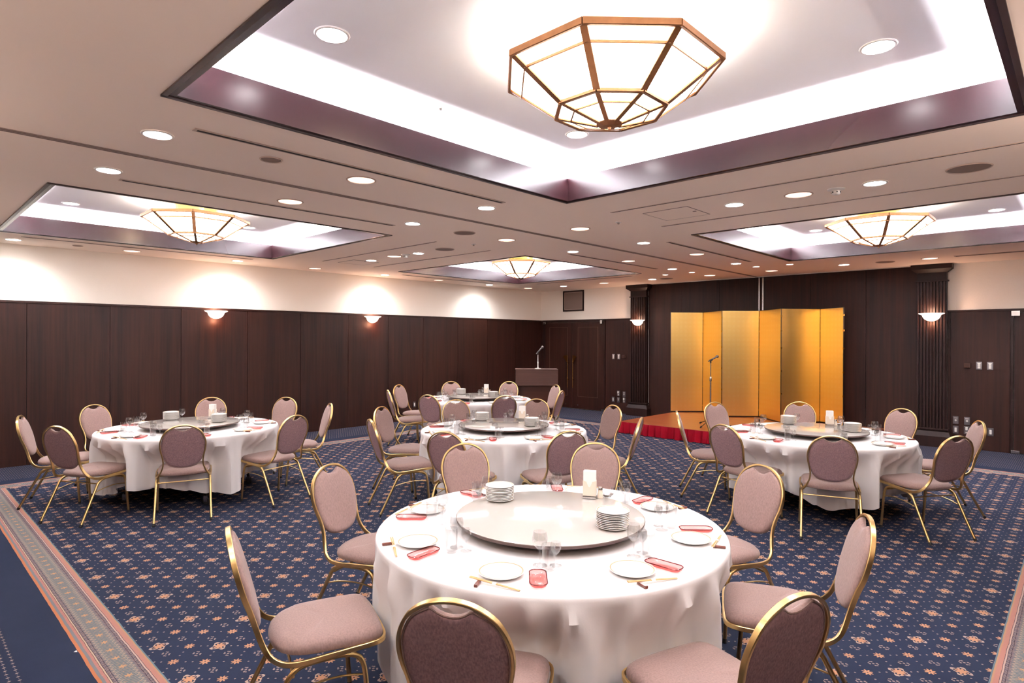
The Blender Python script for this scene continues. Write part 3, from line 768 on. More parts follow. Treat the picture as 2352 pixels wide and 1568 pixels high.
for n, (x0, x1, y0, y1) in enumerate(COFFERS):
    c = ((x0 + x1) / 2, (y0 + y1) / 2)
    place(lp, USED, (c[0], c[1], 0), 0, ['large octagonal brass and opal glass lamp in the front ceiling coffer', 'octagonal brass and opal glass lamp in the left ceiling coffer', 'octagonal brass and opal glass lamp in the right ceiling coffer', 'octagonal brass and opal glass lamp in the farthest ceiling coffer'][n], 'octagonal coffer lamps')
    l = bpy.data.lights.new('lamp_bulb', 'POINT'); l.energy = 3.5; l.color = (1, .74, .48); l.shadow_soft_size = .03
    o = bpy.data.objects.new('lamp_bulb', l); C.objects.link(o); o.location = (c[0] + .30, c[1], 3.07); o2 = bpy.data.objects.new('lamp_bulb', l); C.objects.link(o2); o2.location = (c[0] - .30, c[1], 3.07)
    # cove strips hidden behind the fascia, washing the raised ceiling
    for (ax, ay, sx, sy, rx, ry) in ((x0 - .12, c[1], .06, y1 - y0 + .2, 0, 1), (x1 + .12, c[1], .06, y1 - y0 + .2, 0, -1), (c[0], y0 - .12, x1 - x0 + .2, .06, 1, 0), (c[0], y1 + .12, x1 - x0 + .2, .06, -1, 0)):
        l = bpy.data.lights.new('cove_tube', 'AREA'); l.shape = 'RECTANGLE'; l.size = sx; l.size_y = sy; l.energy = 108; l.color = (.97, .95, 1.0)
        o = bpy.data.objects.new('cove_tube', l); C.objects.link(o); o.location = (ax, ay, 2.985)
        # the strip shines up and inward over the top of the fascia
        zz = -Vector((ry * .8, rx * .8, 1.0)).normalized(); yy = Vector((0, 1, 0)) if abs(ry) else Vector((1, 0, 0)); 
        if abs(rx): xx = yy; yy = zz.cross(xx).normalized()
        else: xx = yy.cross(zz).normalized()
        o.rotation_euler = Matrix((xx, yy, zz)).transposed().to_euler()

# ------------------------------------------------------------------ wall sconces
def sconce(loc, rz, label, up=3.4):
    t = thing('wall_sconce', label, 'wall lamp', loc, rz, 'glass wall sconces')
    bm = bmesh.new(); lathe(bm, [(0, 0), (.03, .002), (.065, .014), (.095, .036), (.115, .066), (.122, .088)], 24, a0=PI, a1=2 * PI); obj('bowl', bm, M['sconce_glass'], t, smooth=True)
    bm = bmesh.new(); lathe(bm, [(.122, .088), (.132, .098), (.165, .112), (.176, .122), (.170, .124), (.130, .106), (.118, .10)], 24, a0=PI, a1=2 * PI); obj('flared_rim', bm, M['sconce_rim'], t, smooth=True)
    bm = bmesh.new(); box(bm, -.05, .05, -.02, 0, .02, .09, .004); obj('bracket', bm, M['steel'], t)
    l = bpy.data.lights.new('sconce_bulb', 'POINT'); l.energy = up; l.color = (1, .62, .42) if up < 5 else (1, .93, .88); l.shadow_soft_size = .04
    o = bpy.data.objects.new('sconce_bulb', l); C.objects.link(o)
    R_ = Matrix.Rotation(rz, 3, 'Z') @ Vector((0, -.1, .16)); o.location = Vector(loc) + R_
    l2 = bpy.data.lights.new('sconce_bulb', 'POINT'); l2.energy = 3.2; l2.color = (1, .45, .25); l2.shadow_soft_size = .03
    o = bpy.data.objects.new('sconce_bulb', l2); C.objects.link(o); R_ = Matrix.Rotation(rz, 3, 'Z') @ Vector((0, -.10, -.03)); o.location = Vector(loc) + R_
sconce((XL + .03, 3.66, 1.96), PI / 2, 'glowing half-bowl glass sconce on the left wainscot, the nearer of two')
sconce((XL + .03, 6.53, 1.96), PI / 2, 'glowing half-bowl glass sconce on the left wainscot, the farther of two')
sconce((XR - .03, 1.0, 1.96), -PI / 2, 'added unseen glass sconce on the right wall, nearer the camera', 14)  # unseen right-wall sconces, assumed by symmetry, added to brighten table and ceiling
sconce((XR - .03, 3.7, 1.96), -PI / 2, 'added unseen glass sconce on the right wall, farther from the camera', 14)
for x_, w_ in ((-7.3, 'farthest left'), (-4.2, 'middle one'), (-1.6, 'nearest the camera')): sconce((x_, YN + .03, 1.96), PI, 'added unseen glass sconce on the near wall, %s' % w_, 10)  # unseen, added behind the camera as side light on the front cloth
sconce((-7.068, YF - .134, 1.96), 0, 'glowing glass sconce on the pilaster left of the stage')
sconce((-1.762, YF - .134, 1.96), 0, 'glowing glass sconce on the pilaster right of the gold screen')

# ------------------------------------------------------------------ stage, screen, microphone stands, lectern
st = thing('stage', 'low wooden stage with a gathered red skirt along the back wall', 'stage', (0, 0, 0))
SX0, SX1, SY0, SY1, SZ = -6.03, -2.4, 9.09, 11.50, .20
bm = bmesh.new(); box(bm, SX0, SX1, SY0, SY1, SZ - .03, SZ, .003); box(bm, SX0 + .05, SX1 - .05, SY0 + .05, SY1 - .02, .0, SZ - .03); obj('deck', bm, M['stage_wood'], st)
bm = bmesh.new()
def skirt(p0, p1):
    p0, p1 = Vector(p0), Vector(p1); d = p1 - p0; Ln = d.length; d.normalize(); nrm = Vector((d.y, -d.x, 0))
    n = int(Ln / .01); rows = []
    rnd = [random.random() for _ in range(int(Ln / .12) + 3)]
    for i in range(n + 1):
        s = Ln * i / n; k = s / .122; j = int(k); f = k - j
        # box pleats: broad face with a sharp return
        w = (1 - abs(2 * f - 1) ** 6) * .032 * (.7 + .6 * rnd[j]); rows.append([])
        for q, z in ((0.1, SZ - .002), (.25, SZ - .02), (.6, SZ - .07), (.9, .09), (1.15, .008)):
            o_ = nrm * (.008 + w * q + .008 * q * math.sin(s * 23))
            rows[-1].append(bm.verts.new(p0 + d * s + o_ + Vector((0, 0, z + (.004 * math.sin(s * 31) if z < .05 else 0)))))
    for i in range(n):
        for k in range(4): bm.faces.new((rows[i][k], rows[i + 1][k], rows[i + 1][k + 1], rows[i][k + 1]))
skirt((SX0, SY0, 0), (SX1, SY0, 0)); skirt((SX0, SY1, 0), (SX0, SY0, 0)); skirt((SX1, SY0, 0), (SX1, SY1, 0))
obj('skirt', bm, M['red_skirt'], st, smooth=True)

folds = [(-6.055, 10.975), (-5.59, 11.44), (-4.99, 10.99), (-4.465, 11.435), (-3.87, 10.885), (-3.40, 11.45), (-2.935, 11.10)]
scr = thing('folding_screen', 'six-panel gold leaf folding screen standing on the stage', 'folding screen', (0, 0, 0))
ST = 2.212
for i in range(6):
    (xa, ya), (xb, yb) = folds[i], folds[i + 1]; L_ = math.hypot(xb - xa, yb - ya); ang = math.atan2(yb - ya, xb - xa); g = .003
    bm = bmesh.new(); box(bm, g, L_ - g, 0, .016, 0, ST - SZ - .004, .002)
    pn = obj('screen_panel', bm, M['black_lacquer'], scr, loc=(xa, ya, SZ + .003), rz=ang)
    bm = bmesh.new(); box(bm, g + .006, L_ - g - .006, -.003, .0005, .022, ST - SZ - .012)
    obj('gold_face', bm, M['gold_leaf'], pn, loc=(0, 0, 0))
    bm = bmesh.new()
    for z in (.12, .5, .9, 1.3, 1.6, 1.86): box(bm, L_ - .010, L_ + .004, -.005, .018, z, z + .03)
    obj('hinge_strap', bm, M['brass_light'], pn, loc=(0, 0, 0))

def microphone(parent, p, ang, tilt=.5):
    bm = bmesh.new(); d = Vector((math.cos(ang) * math.cos(tilt), math.sin(ang) * math.cos(tilt), math.sin(tilt))); p = Vector(p)
    sweep(bm, [p - d * .05, p + d * .11], [.009, .016], 14); mc = obj('microphone', bm, M['mic_grey'], parent, smooth=True)
    bm = bmesh.new(); bmesh.ops.create_uvsphere(bm, u_segments=16, v_segments=10, radius=.026); bmesh.ops.translate(bm, verts=bm.verts, vec=p + d * .125); obj('mic_head', bm, M['mic_grey'], mc, smooth=True)
    bm = bmesh.new(); sweep(bm, [p + Vector((0, 0, -.05)), p + Vector((0, 0, -.005)) ], .013, 10); sweep(bm, [p - d * .02 - Vector((0, 0, .004)), p + d * .035 - Vector((0, 0, .004))], .018, 12); obj('mic_clip', bm, M['rubber'], mc, smooth=True)
CR = math.radians(43.6)
ms = thing('microphone_stand', 'tall chrome microphone stand with black tripod feet on the stage', 'microphone stand', (-4.58, 9.66, SZ))
bm = bmesh.new(); sweep(bm, [(0, 0, .10), (0, 0, .80)], .0125, 12); obj('lower_pole', bm, M['steel'], ms, smooth=True)
bm = bmesh.new(); sweep(bm, [(0, 0, .80), (0, 0, 1.10)], .008, 10); obj('upper_pole', bm, M['steel'], ms, smooth=True)
bm = bmesh.new(); lathe(bm, [(0, 0), (.018, 0), (.020, .02), (.018, .06), (.012, .075), (0, .075)], 14, z0=.76); obj('clutch', bm, M['steel'], ms, smooth=True)
for a in (127, 247, 7):
    a = math.radians(a + 20)
    bm = bmesh.new(); sweep(bm, [(0, 0, .12), (.31 * math.cos(a), .31 * math.sin(a), .022)], .007, 8); lg = obj('leg', bm, M['black_metal'], ms, smooth=True)
    bm = bmesh.new(); sweep(bm, [(.295 * math.cos(a), .295 * math.sin(a), .026), (.33 * math.cos(a), .33 * math.sin(a), .014)], .0135, 10); obj('rubber_foot', bm, M['rubber'], lg, smooth=True)
microphone(ms, (0, 0, 1.115), CR, .5)

lec = thing('lectern', 'dark brown wooden lectern standing beside the farthest table', 'lectern', (-7.325, 8.354, 0), CR)
bm = bmesh.new(); box(bm, -.39, .39, 0, .03, .80, 1.10, .002); box(bm, -.395, .395, .0, .48, 1.088, 1.10, .002)
box(bm, -.39, -.365, .03, .48, .80, 1.09); box(bm, .365, .39, .03, .48, .80, 1.09); obj('upper_panel', bm, M['lectern'], lec)
bm = bmesh.new(); box(bm, -.345, .345, .045, .44, .05, .80, .002); box(bm, -.37, .37, .03, .46, 0, .05, .002); obj('body', bm, M['lectern_low'], lec)
dm = thing('desk_microphone', 'microphone on a short white stand on top of the lectern', 'microphone', (-7.325 + .03 * math.cos(CR) - .22 * math.sin(CR), 8.354 + .03 * math.sin(CR) + .22 * math.cos(CR), 1.10), 0)
bm = bmesh.new(); lathe(bm, [(0, 0), (.06, 0), (.06, .012), (.012, .018), (.009, .10), (.012, .10), (.012, .13), (.006, .14), (.006, .27), (0, .27)], 18); obj('stand', bm, M['white_plastic'], dm, smooth=True)
microphone(dm, (0, 0, .315), CR, .85)

# small scrap on the carpet
bm = bmesh.new(); vs = [bm.verts.new(p) for p in ((0, 0, .002), (.014, .004, .006), (.016, .014, .003), (.006, .012, .009), (-.004, .008, .004))]; bm.faces.new(vs[:4]); bm.faces.new((vs[0], vs[3], vs[4]))
tag(obj('paper_scrap', bm, M['paper'], loc=(-3.845, .708, 0)), 'tiny white scrap of paper on the carpet at the lower left', 'paper scrap')

# ------------------------------------------------------------------ banquet chair
def banquet_chair():
    t = thing('banquet_chair', '', 'chair', (0, 0, 0), 0, 'banquet chairs around the round tables')
    # flat-bar frame: seat rails sweeping up into the balloon back
    half = [(0, .243, .409), (.10, .243, .409), (.185, .235, .408), (.218, .195, .406), (.226, .10, .402), (.226, 0, .395), (.224, -.09, .388), (.216, -.155, .391), (.200, -.203, .415), (.178, -.232, .455), (.161, -.252, .505),
            (.158, -.268, .555), (.165, -.284, .605), (.175, -.300, .650), (.1805, -.312, .692), (.178, -.324, .735), (.164, -.336, .780), (.138, -.345, .822), (.098, -.352, .853), (.052, -.356, .872), (0, -.357, .878)]
    pts = half + [(-x, y, z) for x, y, z in half[-2:0:-1]]
    cp = catmull(pts, 3, True)
    nr = []
    for p in cp:
        k = min(1, max(0, (p.z - .392) / .09)) if p.y < -.1 else 0
        k = k * k * (3 - 2 * k)
        v = Vector((0, 0, 1)) * (1 - k) + Vector((0, .965, .26)) * k
        nr.append(v.normalized())
    bm = bmesh.new(); sweep(bm, cp, 0, closed=True, norms=nr, dims=(.021, .0115)); obj('frame', bm, M['gold'], t, smooth=True)
    # legs
    for s in (1, -1):
        for front in (1, 0):
            if front: lp_ = [(.226 * s, .172, .012), (.222 * s, .158, .18), (.219 * s, .148, .30), (.217 * s, .132, .352), (.215 * s, .10, .375), (.213 * s, .05, .382), (.213 * s, .015, .382)]
            else: lp_ = [(.226 * s, -.312, .012), (.222 * s, -.235, .16), (.219 * s, -.166, .295), (.217 * s, -.138, .345), (.215 * s, -.10, .371), (.213 * s, -.045, .379), (.213 * s, .015, .382)]
            bm = bmesh.new(); sweep(bm, catmull(lp_, 4), .0105, 10); lg = obj('leg', bm, M['gold'], t, smooth=True)
            bm = bmesh.new(); p, q = Vector(lp_[0]), Vector(lp_[1]); d = (p - q).normalized(); sweep(bm, [p - d * .012, p + d * .010], .0125, 10); obj('rubber_foot', bm, M['rubber'], lg, smooth=True)
        bm = bmesh.new(); sweep(bm, catmull([(.212 * s, -.175, .265), (.214 * s, -.10, .285), (.214 * s, .0, .297), (.213 * s, .08, .295), (.214 * s, .150, .283)], 4), .0042, 8); obj('side_stretcher', bm, M['gold'], t, smooth=True)
    for y, z in ((-.128, .338), (.12, .352)):
        bm = bmesh.new(); sweep(bm, [(-.216, y, z), (.216, y, z)], .0058, 8); obj('cross_stretcher', bm, M['gold'], t, smooth=True)
    # seat cushion
    out = [(0, -.205), (.06, -.200), (.115, -.186), (.165, -.155), (.198, -.108), (.212, -.04), (.215, .05), (.214, .15), (.208, .195), (.185, .226), (.13, .238), (0, .242)]
    out = [(v.x, v.y) for v in catmull([(x, y, 0) for x, y in out], 3)]
    out = out + [(-x, y) for x, y in out[-2:0:-1]]
    bm = bmesh.new(); rings = []
    prof = [(.30, .462), (.60, .461), (.82, .457), (.93, .449), (.985, .436), (1.0, .421), (.985, .408), (.93, .401), (.5, .398)]
    top = bm.verts.new((0, .03, .4625)); 
    for k, z in prof: rings.append([bm.verts.new((x * k, .03 + (y - .03) * k, z + (-.004 if y < -.1 and z > .43 else 0))) for x, y in out])
    n = len(out)
    for i in range(n): bm.faces.new((top, rings[0][i], rings[0][(i + 1) % n]))
    for r_ in range(len(rings) - 1):
        for i in range(n): bm.faces.new((rings[r_][i], rings[r_ + 1][i], rings[r_ + 1][(i + 1) % n], rings[r_][(i + 1) % n]))
    bm.faces.new(rings[-1]); obj('seat', bm, M['fabric'], t, smooth=True)
    # back cushion outline in the plane of the back
    o2 = [(0, .485), (.055, .490), (.105, .508), (.140, .545), (.160, .595), (.171, .645), (.174, .692), (.171, .735), (.157, .780), (.131, .818), (.100, .840), (.070, .856)]
    o2 = [(v.x, v.y) for v in catmull([(x, z, 0) for x, z in o2], 3)] + [(.060, .853), (.045, .842), (.024, .833), (0, .830)]
    o2 = o2 + [(-x, z) for x, z in o2[-2:0:-1]]
    yb = lambda z: -.2525 - .104 * (z - .505) / .373 - .012 * math.sin(max(0, min(1, (z - .505) / .373)) * PI) * 0
    nx = Vector((0, .963, .268))
    def cushion(name, mat, offs, inset=0.0):
        bm = bmesh.new(); n = len(o2); cz = .665
        rings = []
        c0 = Vector((0, yb(cz), cz)) + nx * offs[0][1]
        top = bm.verts.new(c0)
        for k, o_ in offs[1:]:
            rings.append([bm.verts.new(Vector((x * k, yb(cz + (z - cz) * k), cz + (z - cz) * k)) + nx * o_) for x, z in o2])
        for i in range(n): bm.faces.new((top, rings[0][i], rings[0][(i + 1) % n]))
        for r_ in range(len(rings) - 1):
            for i in range(n): bm.faces.new((rings[r_][i], rings[r_ + 1][i], rings[r_ + 1][(i + 1) % n], rings[r_][(i + 1) % n]))
        bm.faces.new(rings[-1]); return obj(name, bm, mat, t, smooth=True)
    bk = cushion('backrest', M['fabric'], [(0, .024), (.35, .0235), (.65, .0225), (.85, .020), (.94, .016), (.985, .009), (1.0, .0), (.995, -.005), (.98, -.0055)])
    pn = cushion('back_panel', M['fabric_back'], [(0, -.0125), (.5, -.0125), (.85, -.0118), (.945, -.010), (.968, -.006), (.968, -.004)])
    tag(pn, 'speckled darker mauve rear panel')
    # piping around the rear panel
    bm = bmesh.new(); cz = .665
    sweep(bm, [Vector((x * .982, yb(cz + (z - cz) * .982), cz + (z - cz) * .982)) + nx * -.0065 for x, z in o2], .0036, 6, closed=True); obj('piping', bm, M['fabric'], t, smooth=True)
    return t
chair = banquet_chair()
TAB = {1: (-1.985, 2.368), 2: (-6.92, 2.3), 3: (-4.465, 4.564), 4: (-7.025, 6.562), 5: (-1.984, 6.536)}
CH = {'1a': [-3.026, 2.025, -1.224], '1b': [-2.381, 1.307, -0.36], '1c': [-1.539, 1.471, 0.54], '1d': [-0.966, 2.03, 1.247], '1e': [-1.013, 2.846, 2.006], '1f': [-1.572, 3.43, 2.766], '1g': [-2.997, 2.844, 4.325], '1h': [-2.486, 3.375, 3.61],
      '2a': [-6.68, 1.374, 0.514], '2b': [-6.128, 1.978, 1.232], '2c': [-6.095, 2.804, 1.818], '2d': [-6.628, 3.374, 2.825], '2e': [-7.452, 3.381, 3.605], '2f': [-7.962, 2.827, 4.21], '2g': [-7.978, 1.852, -1.147], '2h': [-7.517, 1.296, -0.347],
      '3a': [-3.987, 3.581, 0.349], '3b': [-4.849, 3.581, -0.348], '3c': [-5.493, 4.088, -1.143], '3d': [-5.483, 4.924, 4.325], '3e': [-5.039, 5.554, 3.479], '3f': [-4.15, 5.643, 2.799], '3g': [-3.515, 5.073, 1.992], '3h': [-3.469, 4.156, 1.124],
      '4a': [-6.684, 5.576, 0.266], '4b': [-6.09, 6.071, 1.137], '4c': [-7.473, 5.613, -0.441], '4d': [-8.067, 6.164, -1.225], '4e': [-8.064, 7.055, 4.312], '4f': [-7.504, 7.638, 3.559], '4g': [-6.682, 7.641, 2.725], '4h': [-6.053, 6.972, 1.939],
      '5a': [-2.919, 6.167, -1.057], '5b': [-3.016, 7.02, 4.319], '5c': [-2.297, 5.65, -0.28], '5d': [-2.449, 7.622, 3.578], '5e': [-1.6, 5.646, 0.34], '5f': [-1.642, 7.688, 2.735], '5g': [-1.044, 6.217, 0.984], '5h': [-1.061, 7.173, 2.006]}
TN = {1: 'front table', 2: 'left table', 3: 'middle table', 4: 'far table', 5: 'right table'}
def seat_name(x, y, k):
    """where round the table a spot lies as the photo shows it"""
    cx, cy = TAB[k]; a = math.degrees(math.atan2(y - cy, x - cx)) - 43.6
    a = (a + 360) % 360
    names = ['right-far', 'back-right', 'back-left', 'left-far', 'left-near', 'front-left', 'front-right', 'right-near']
    return names[int(((a - 2.4) % 360) // 45)]
for key, (x, y, th) in CH.items():
    k = int(key[0]); sn = seat_name(x, y, k)
    cam = math.atan2(-y, -x); f = th + PI / 2; face = math.cos(cam - f)
    view = 'facing the camera' if face > .55 else ('seen from behind' if face < -.55 else 'seen side-on')
    place(chair, USED, (x, y, 0), th, 'gold-framed mauve chair %s, %s place of the %s' % (view, sn, TN[k]), 'chairs around the %s' % TN[k])

# ------------------------------------------------------------------ tables and cloths
TZ, TR = .700, .87
def table_base():
    t = thing('banquet_table', '', 'table', (0, 0, 0), 0, 'round folding banquet tables')
    bm = bmesh.new(); lathe(bm, [(0, TZ - .030), (TR - .02, TZ - .030), (TR - .012, TZ - .02), (TR - .014, TZ - .006), (0, TZ - .006)], 64); obj('tabletop', bm, M['lectern_low'], t)
    for sx in (-1, 1):
        for sy in (-1, 1):
            x, y = sx * .42, sy * .42
            bm = bmesh.new(); sweep(bm, [(x * .8, y * .8, TZ - .03), (x * .9, y * .9, .30), (x, y, .085)], .016, 10); lg = obj('leg', bm, M['black_metal'], t, smooth=True)
            bm = bmesh.new(); 
            lathe(bm, [(0, -.013), (.030, -.013), (.036, -.008), (.036, .008), (.030, .013), (0, .013)], 18); bmesh.ops.rotate(bm, verts=bm.verts, matrix=Matrix.Rotation(PI / 2, 3, 'X')); bmesh.ops.translate(bm, verts=bm.verts, vec=(x, y, .036))
            obj('caster', bm, M['rubber'], lg, smooth=True)
            bm = bmesh.new(); box(bm, x - .02, x + .02, y - .02, y - .015, .03, .09); box(bm, x - .02, x + .02, y + .015, y + .02, .03, .09); box(bm, x - .02, x + .02, y - .02, y + .02, .085, .092); obj('caster_fork', bm, M['steel'], lg)
    bm = bmesh.new()
    for s in (-1, 1): sweep(bm, [(s * .36, -.36, .3), (s * .36, .36, .3)], .012, 8); sweep(bm, [(-.37, s * .37, .34), (.37, s * .37, .34)], .012, 8)
    obj('cross_brace', bm, M['black_metal'], t, smooth=True)
    return t
tbase = table_base()
def cloth_mesh(k):
    rnd = random.Random(100 + k); cx, cy = TAB[k]; NA = 420
    chs = [v for key, v in CH.items() if int(key[0]) == k]
    # how far out the cloth may hang at seat level before it meets a chair
    lim = []
    for i in range(NA):
        a = 2 * PI * i / NA; dx, dy = math.cos(a), math.sin(a); best = 9
        for (x, y, th) in chs:
            ct, s_ = math.cos(th), math.sin(th)
            for st in range(60):
                r = .55 + st * .01
                px, py = cx + dx * r - x, cy + dy * r - y
                lx, ly = px * ct + py * s_, -px * s_ + py * ct
                if abs(lx) < .245 and -.3 < ly < .268: best = min(best, r); break
        lim.append(max(.72, min(best, .93)))
    for _ in range(3): lim = [min(lim[i - 1], lim[i], lim[(i + 1) % NA]) for i in range(NA)]
    for _ in range(24): lim = [(lim[i - 1] + 2 * lim[i] + lim[(i + 1) % NA]) / 4 for i in range(NA)]
    nf = 27; fa = []; a = 0
    while a < 2 * PI: fa.append(a); a += 2 * PI / nf * (0.6 + .8 * rnd.random())
    amp = [(.4 + .9 * rnd.random()) for _ in fa]
    def fold(a):
        v = 0
        for f, m in zip(fa, amp):
            d = (a - f + PI) % (2 * PI) - PI
            v += m * (math.exp(-(d / .028) ** 2) if d < 0 else math.exp(-(d / .085) ** 2))
        return v
    fo = [fold(2 * PI * i / NA) for i in range(NA)]; ph = rnd.random() * 6
    zs = [TZ, TZ - .002, TZ - .008, TZ - .02, TZ - .045, TZ - .09, TZ - .15, TZ - .2, TZ - .25, TZ - .3, TZ - .36, TZ - .42, TZ - .48, 0]
    bm = bmesh.new(); ctr = bm.verts.new((0, 0, TZ)); rows = []
    for r in (.3, .55, .75, .84): rows.append([bm.verts.new((r * math.cos(2 * PI * i / NA), r * math.sin(2 * PI * i / NA), TZ)) for i in range(NA)])
    for j, z in enumerate(zs):
        row = []
        for i in range(NA):
            a = 2 * PI * i / NA
            hem = .205 + .035 * math.cos(4 * a + ph) + .012 * math.sin(7 * a + ph) + .010 * (fo[i] - .6)
            zz = hem if j == len(zs) - 1 else z
            zz = TZ - (TZ - hem) * (TZ - zz) / (TZ - .205) if j == len(zs) - 1 else max(zz, hem + .002 * (len(zs) - j))
            h = TZ - zz
            rr = (TR - .012) + .012 * min(1, math.sqrt(h / .012)) if h < .012 else TR
            g = min(1, max(0, (h - .015) / .10)); g = g * g * (3 - 2 * g)
            rr += g * (-.024 + .062 * min(1.5, fo[i]) * (.55 + .45 * min(1, h / .35))) + .03 * h
            # pushed in by the chairs
            L_ = lim[i]
            if h > .03 and L_ < .925:
                kk = min(1, max(0, h - .03) / .20); kk = kk * kk * (3 - 2 * kk); rm = L_ * kk + max(rr, L_) * (1 - kk) + .026 * min(1.2, fo[i]) - .03 * kk
                rr = min(rr, rm)
            row.append((rr, zz))
        rows.append(row)
    # soften the pushed-in edges around the circumference
    for q in range(len(rows)):
        if isinstance(rows[q][0], tuple):
            rows[q] = [bm.verts.new((r * math.cos(2 * PI * i / NA), r * math.sin(2 * PI * i / NA), z)) for i, (r, z) in enumerate(rows[q])]
    for i in range(NA): bm.faces.new((ctr, rows[0][i], rows[0][(i + 1) % NA]))
    for j in range(len(rows) - 1):
        for i in range(NA): bm.faces.new((rows[j][i], rows[j + 1][i], rows[j + 1][(i + 1) % NA], rows[j][(i + 1) % NA]))
    return bm
def turntable():
    t = thing('lazy_susan', '', 'turntable', (0, 0, 0), 0, 'cream turntables on the round tables')
    bm = bmesh.new(); lathe(bm, [(0, .755), (.470, .755), (.476, .7535)], 96); obj('top', bm, M['laminate'], t, smooth=True)
    bm = bmesh.new(); lathe(bm, [(.476, .7535), (.478, .751), (.474, .738), (.42, .733), (0, .733)], 96); obj('underside', bm, M['susan_edge'], t, smooth=True)
    bm = bmesh.new(); lathe(bm, [(0, .732), (.16, .732), (.17, .720), (.17, TZ + .002), (0, TZ + .002)], 40); obj('bearing_base', bm, M['steel'], t, smooth=True)
    return t
susan = turntable()

# ------------------------------------------------------------------ tableware prototypes
def plate_obj(name, r, h, cat='plate'):
    bm = bmesh.new()
    pr = [(0, .0035), (r * .62, .0035), (r * .70, .0055), (r * .90, h - .0018), (r * .95, h - .0006), (r * .985, h), (r, h - .001), (r * .985, h - .003), (r * .72, .0022), (r * .60, 0), (0, 0)]
    lathe(bm, pr, 48, mats=[0, 0, 0, 1, 0, 0, 0, 0, 0, 0])
    o = obj(name, bm, [M['china'], M['giltband']], smooth=True); tag(o, '', cat); return o
dinner = plate_obj('dinner_plate', .095, .017); small = plate_obj('side_plate', .079, .013)
def lathe_obj(name, prof, cat, mat=None, n=28):
    bm = bmesh.new(); lathe(bm, prof, n); o = obj(name, bm, mat or M['glass'], smooth=True); tag(o, '', cat); return o
def wineglass(name, bowl_r, bowl_z0, top, foot_r, cat):
    t = thing(name, '', cat, (0, 0, 0))
    hB = top - bowl_z0
    out = [(.004, bowl_z0), (bowl_r * .45, bowl_z0 + hB * .10), (bowl_r * .82, bowl_z0 + hB * .30), (bowl_r * .99, bowl_z0 + hB * .52), (bowl_r * .99, bowl_z0 + hB * .66), (bowl_r * .90, bowl_z0 + hB * .86), (bowl_r * .84, top)]
    inn = [(max(.0, r - .0016), z + (.0035 if i == 0 else .001)) for i, (r, z) in enumerate(out)][::-1]
    inn[0] = (out[-1][0] - .0014, top); inn[-1] = (0, bowl_z0 + .004)
    bm = bmesh.new(); lathe(bm, out + inn, 28); obj('bowl', bm, M['glass'], t, smooth=True)
    bm = bmesh.new(); lathe(bm, [(0, .0), (foot_r, 0), (foot_r, .0015), (foot_r * .55, .004), (.006, .010), (.0038, .02), (.0034, (bowl_z0) * .6), (.004, bowl_z0 + .001)], 24); obj('stem', bm, M['glass'], t, smooth=True)
    return t
gob = wineglass('water_goblet', .033, .065, .143, .031, 'wine glass')
cup = wineglass('sherry_glass', .0235, .046, .101, .026, 'wine glass')
R_ = .0275
tum = lathe_obj('tumbler', [(0, 0), (R_ - .006, 0), (R_ - .001, .006), (R_, .014), (R_ + .001, .108), (R_ - .0005, .108), (R_ - .002, .016), (R_ - .006, .010), (0, .009)], 'tumbler')
def tray():
    t = thing('glass_tray', '', 'tray', (0, 0, 0)); n = 36; hx, hy = .034, .080; rc = .026
    def ring(k, z, bm, grow=0):
        vs = []
        for i in range(n):
            a = 2 * PI * i / n; q = int(i / (n / 4)); sx = 1 if math.cos(a) >= 0 else -1; sy = 1 if math.sin(a) >= 0 else -1
            x = sx * (hx - rc) + rc * math.cos(a); y = sy * (hy - rc) + rc * math.sin(a)
            vs.append(bm.verts.new(((x) * k, y - (y * (1 - k) * hx / hy), z)))
        return vs
    bm = bmesh.new(); R2 = [ring(1.0, .016, bm), ring(.90, .006, bm), ring(.72, .0015, bm)]
    c = bm.faces.new(R2[-1]); 
    for a, b_ in zip(R2[:-1], R2[1:]):
        for i in range(n): bm.faces.new((a[i], a[(i + 1) % n], b_[(i + 1) % n], b_[i]))
    obj('dish', bm, M['glass_red'], t, smooth=True)
    bm = bmesh.new(); pts = [v.co.copy() for v in ring(1.0, .016, bm)]; bm.free(); bm = bmesh.new(); sweep(bm, pts, .0022, 6, closed=True); obj('rim', bm, M['glass_red_rim'], t, smooth=True)
    return t
trayp = tray()
def rest():
    bm = bmesh.new(); box(bm, -.0275, .0275, -.007, .007, 0, .011, .003); o = obj('chopstick_rest', bm, M['wood_rest']); tag(o, '', 'chopstick rest'); return o
restp = rest()
def sticks():
    t = thing('chopsticks', '', 'chopsticks', (0, 0, 0))
    for s in (-1, 1):
        bm = bmesh.new(); sweep(bm, [(-.105, s * .0040, .0155), (.115, s * .0022, .0035)], [.0032, .0021], 8); obj('stick', bm, M['bamboo'], t, smooth=True)
    bm = bmesh.new(); sweep(bm, [(-.002, 0, .0099), (.014, 0, .0089)], .0075, 8); bmesh.ops.scale(bm, vec=(1, 1, .6), verts=bm.verts, space=Matrix.Translation((0, 0, -.0095))); obj('paper_band', bm, M['paper'], t)
    return t
stickp = sticks()
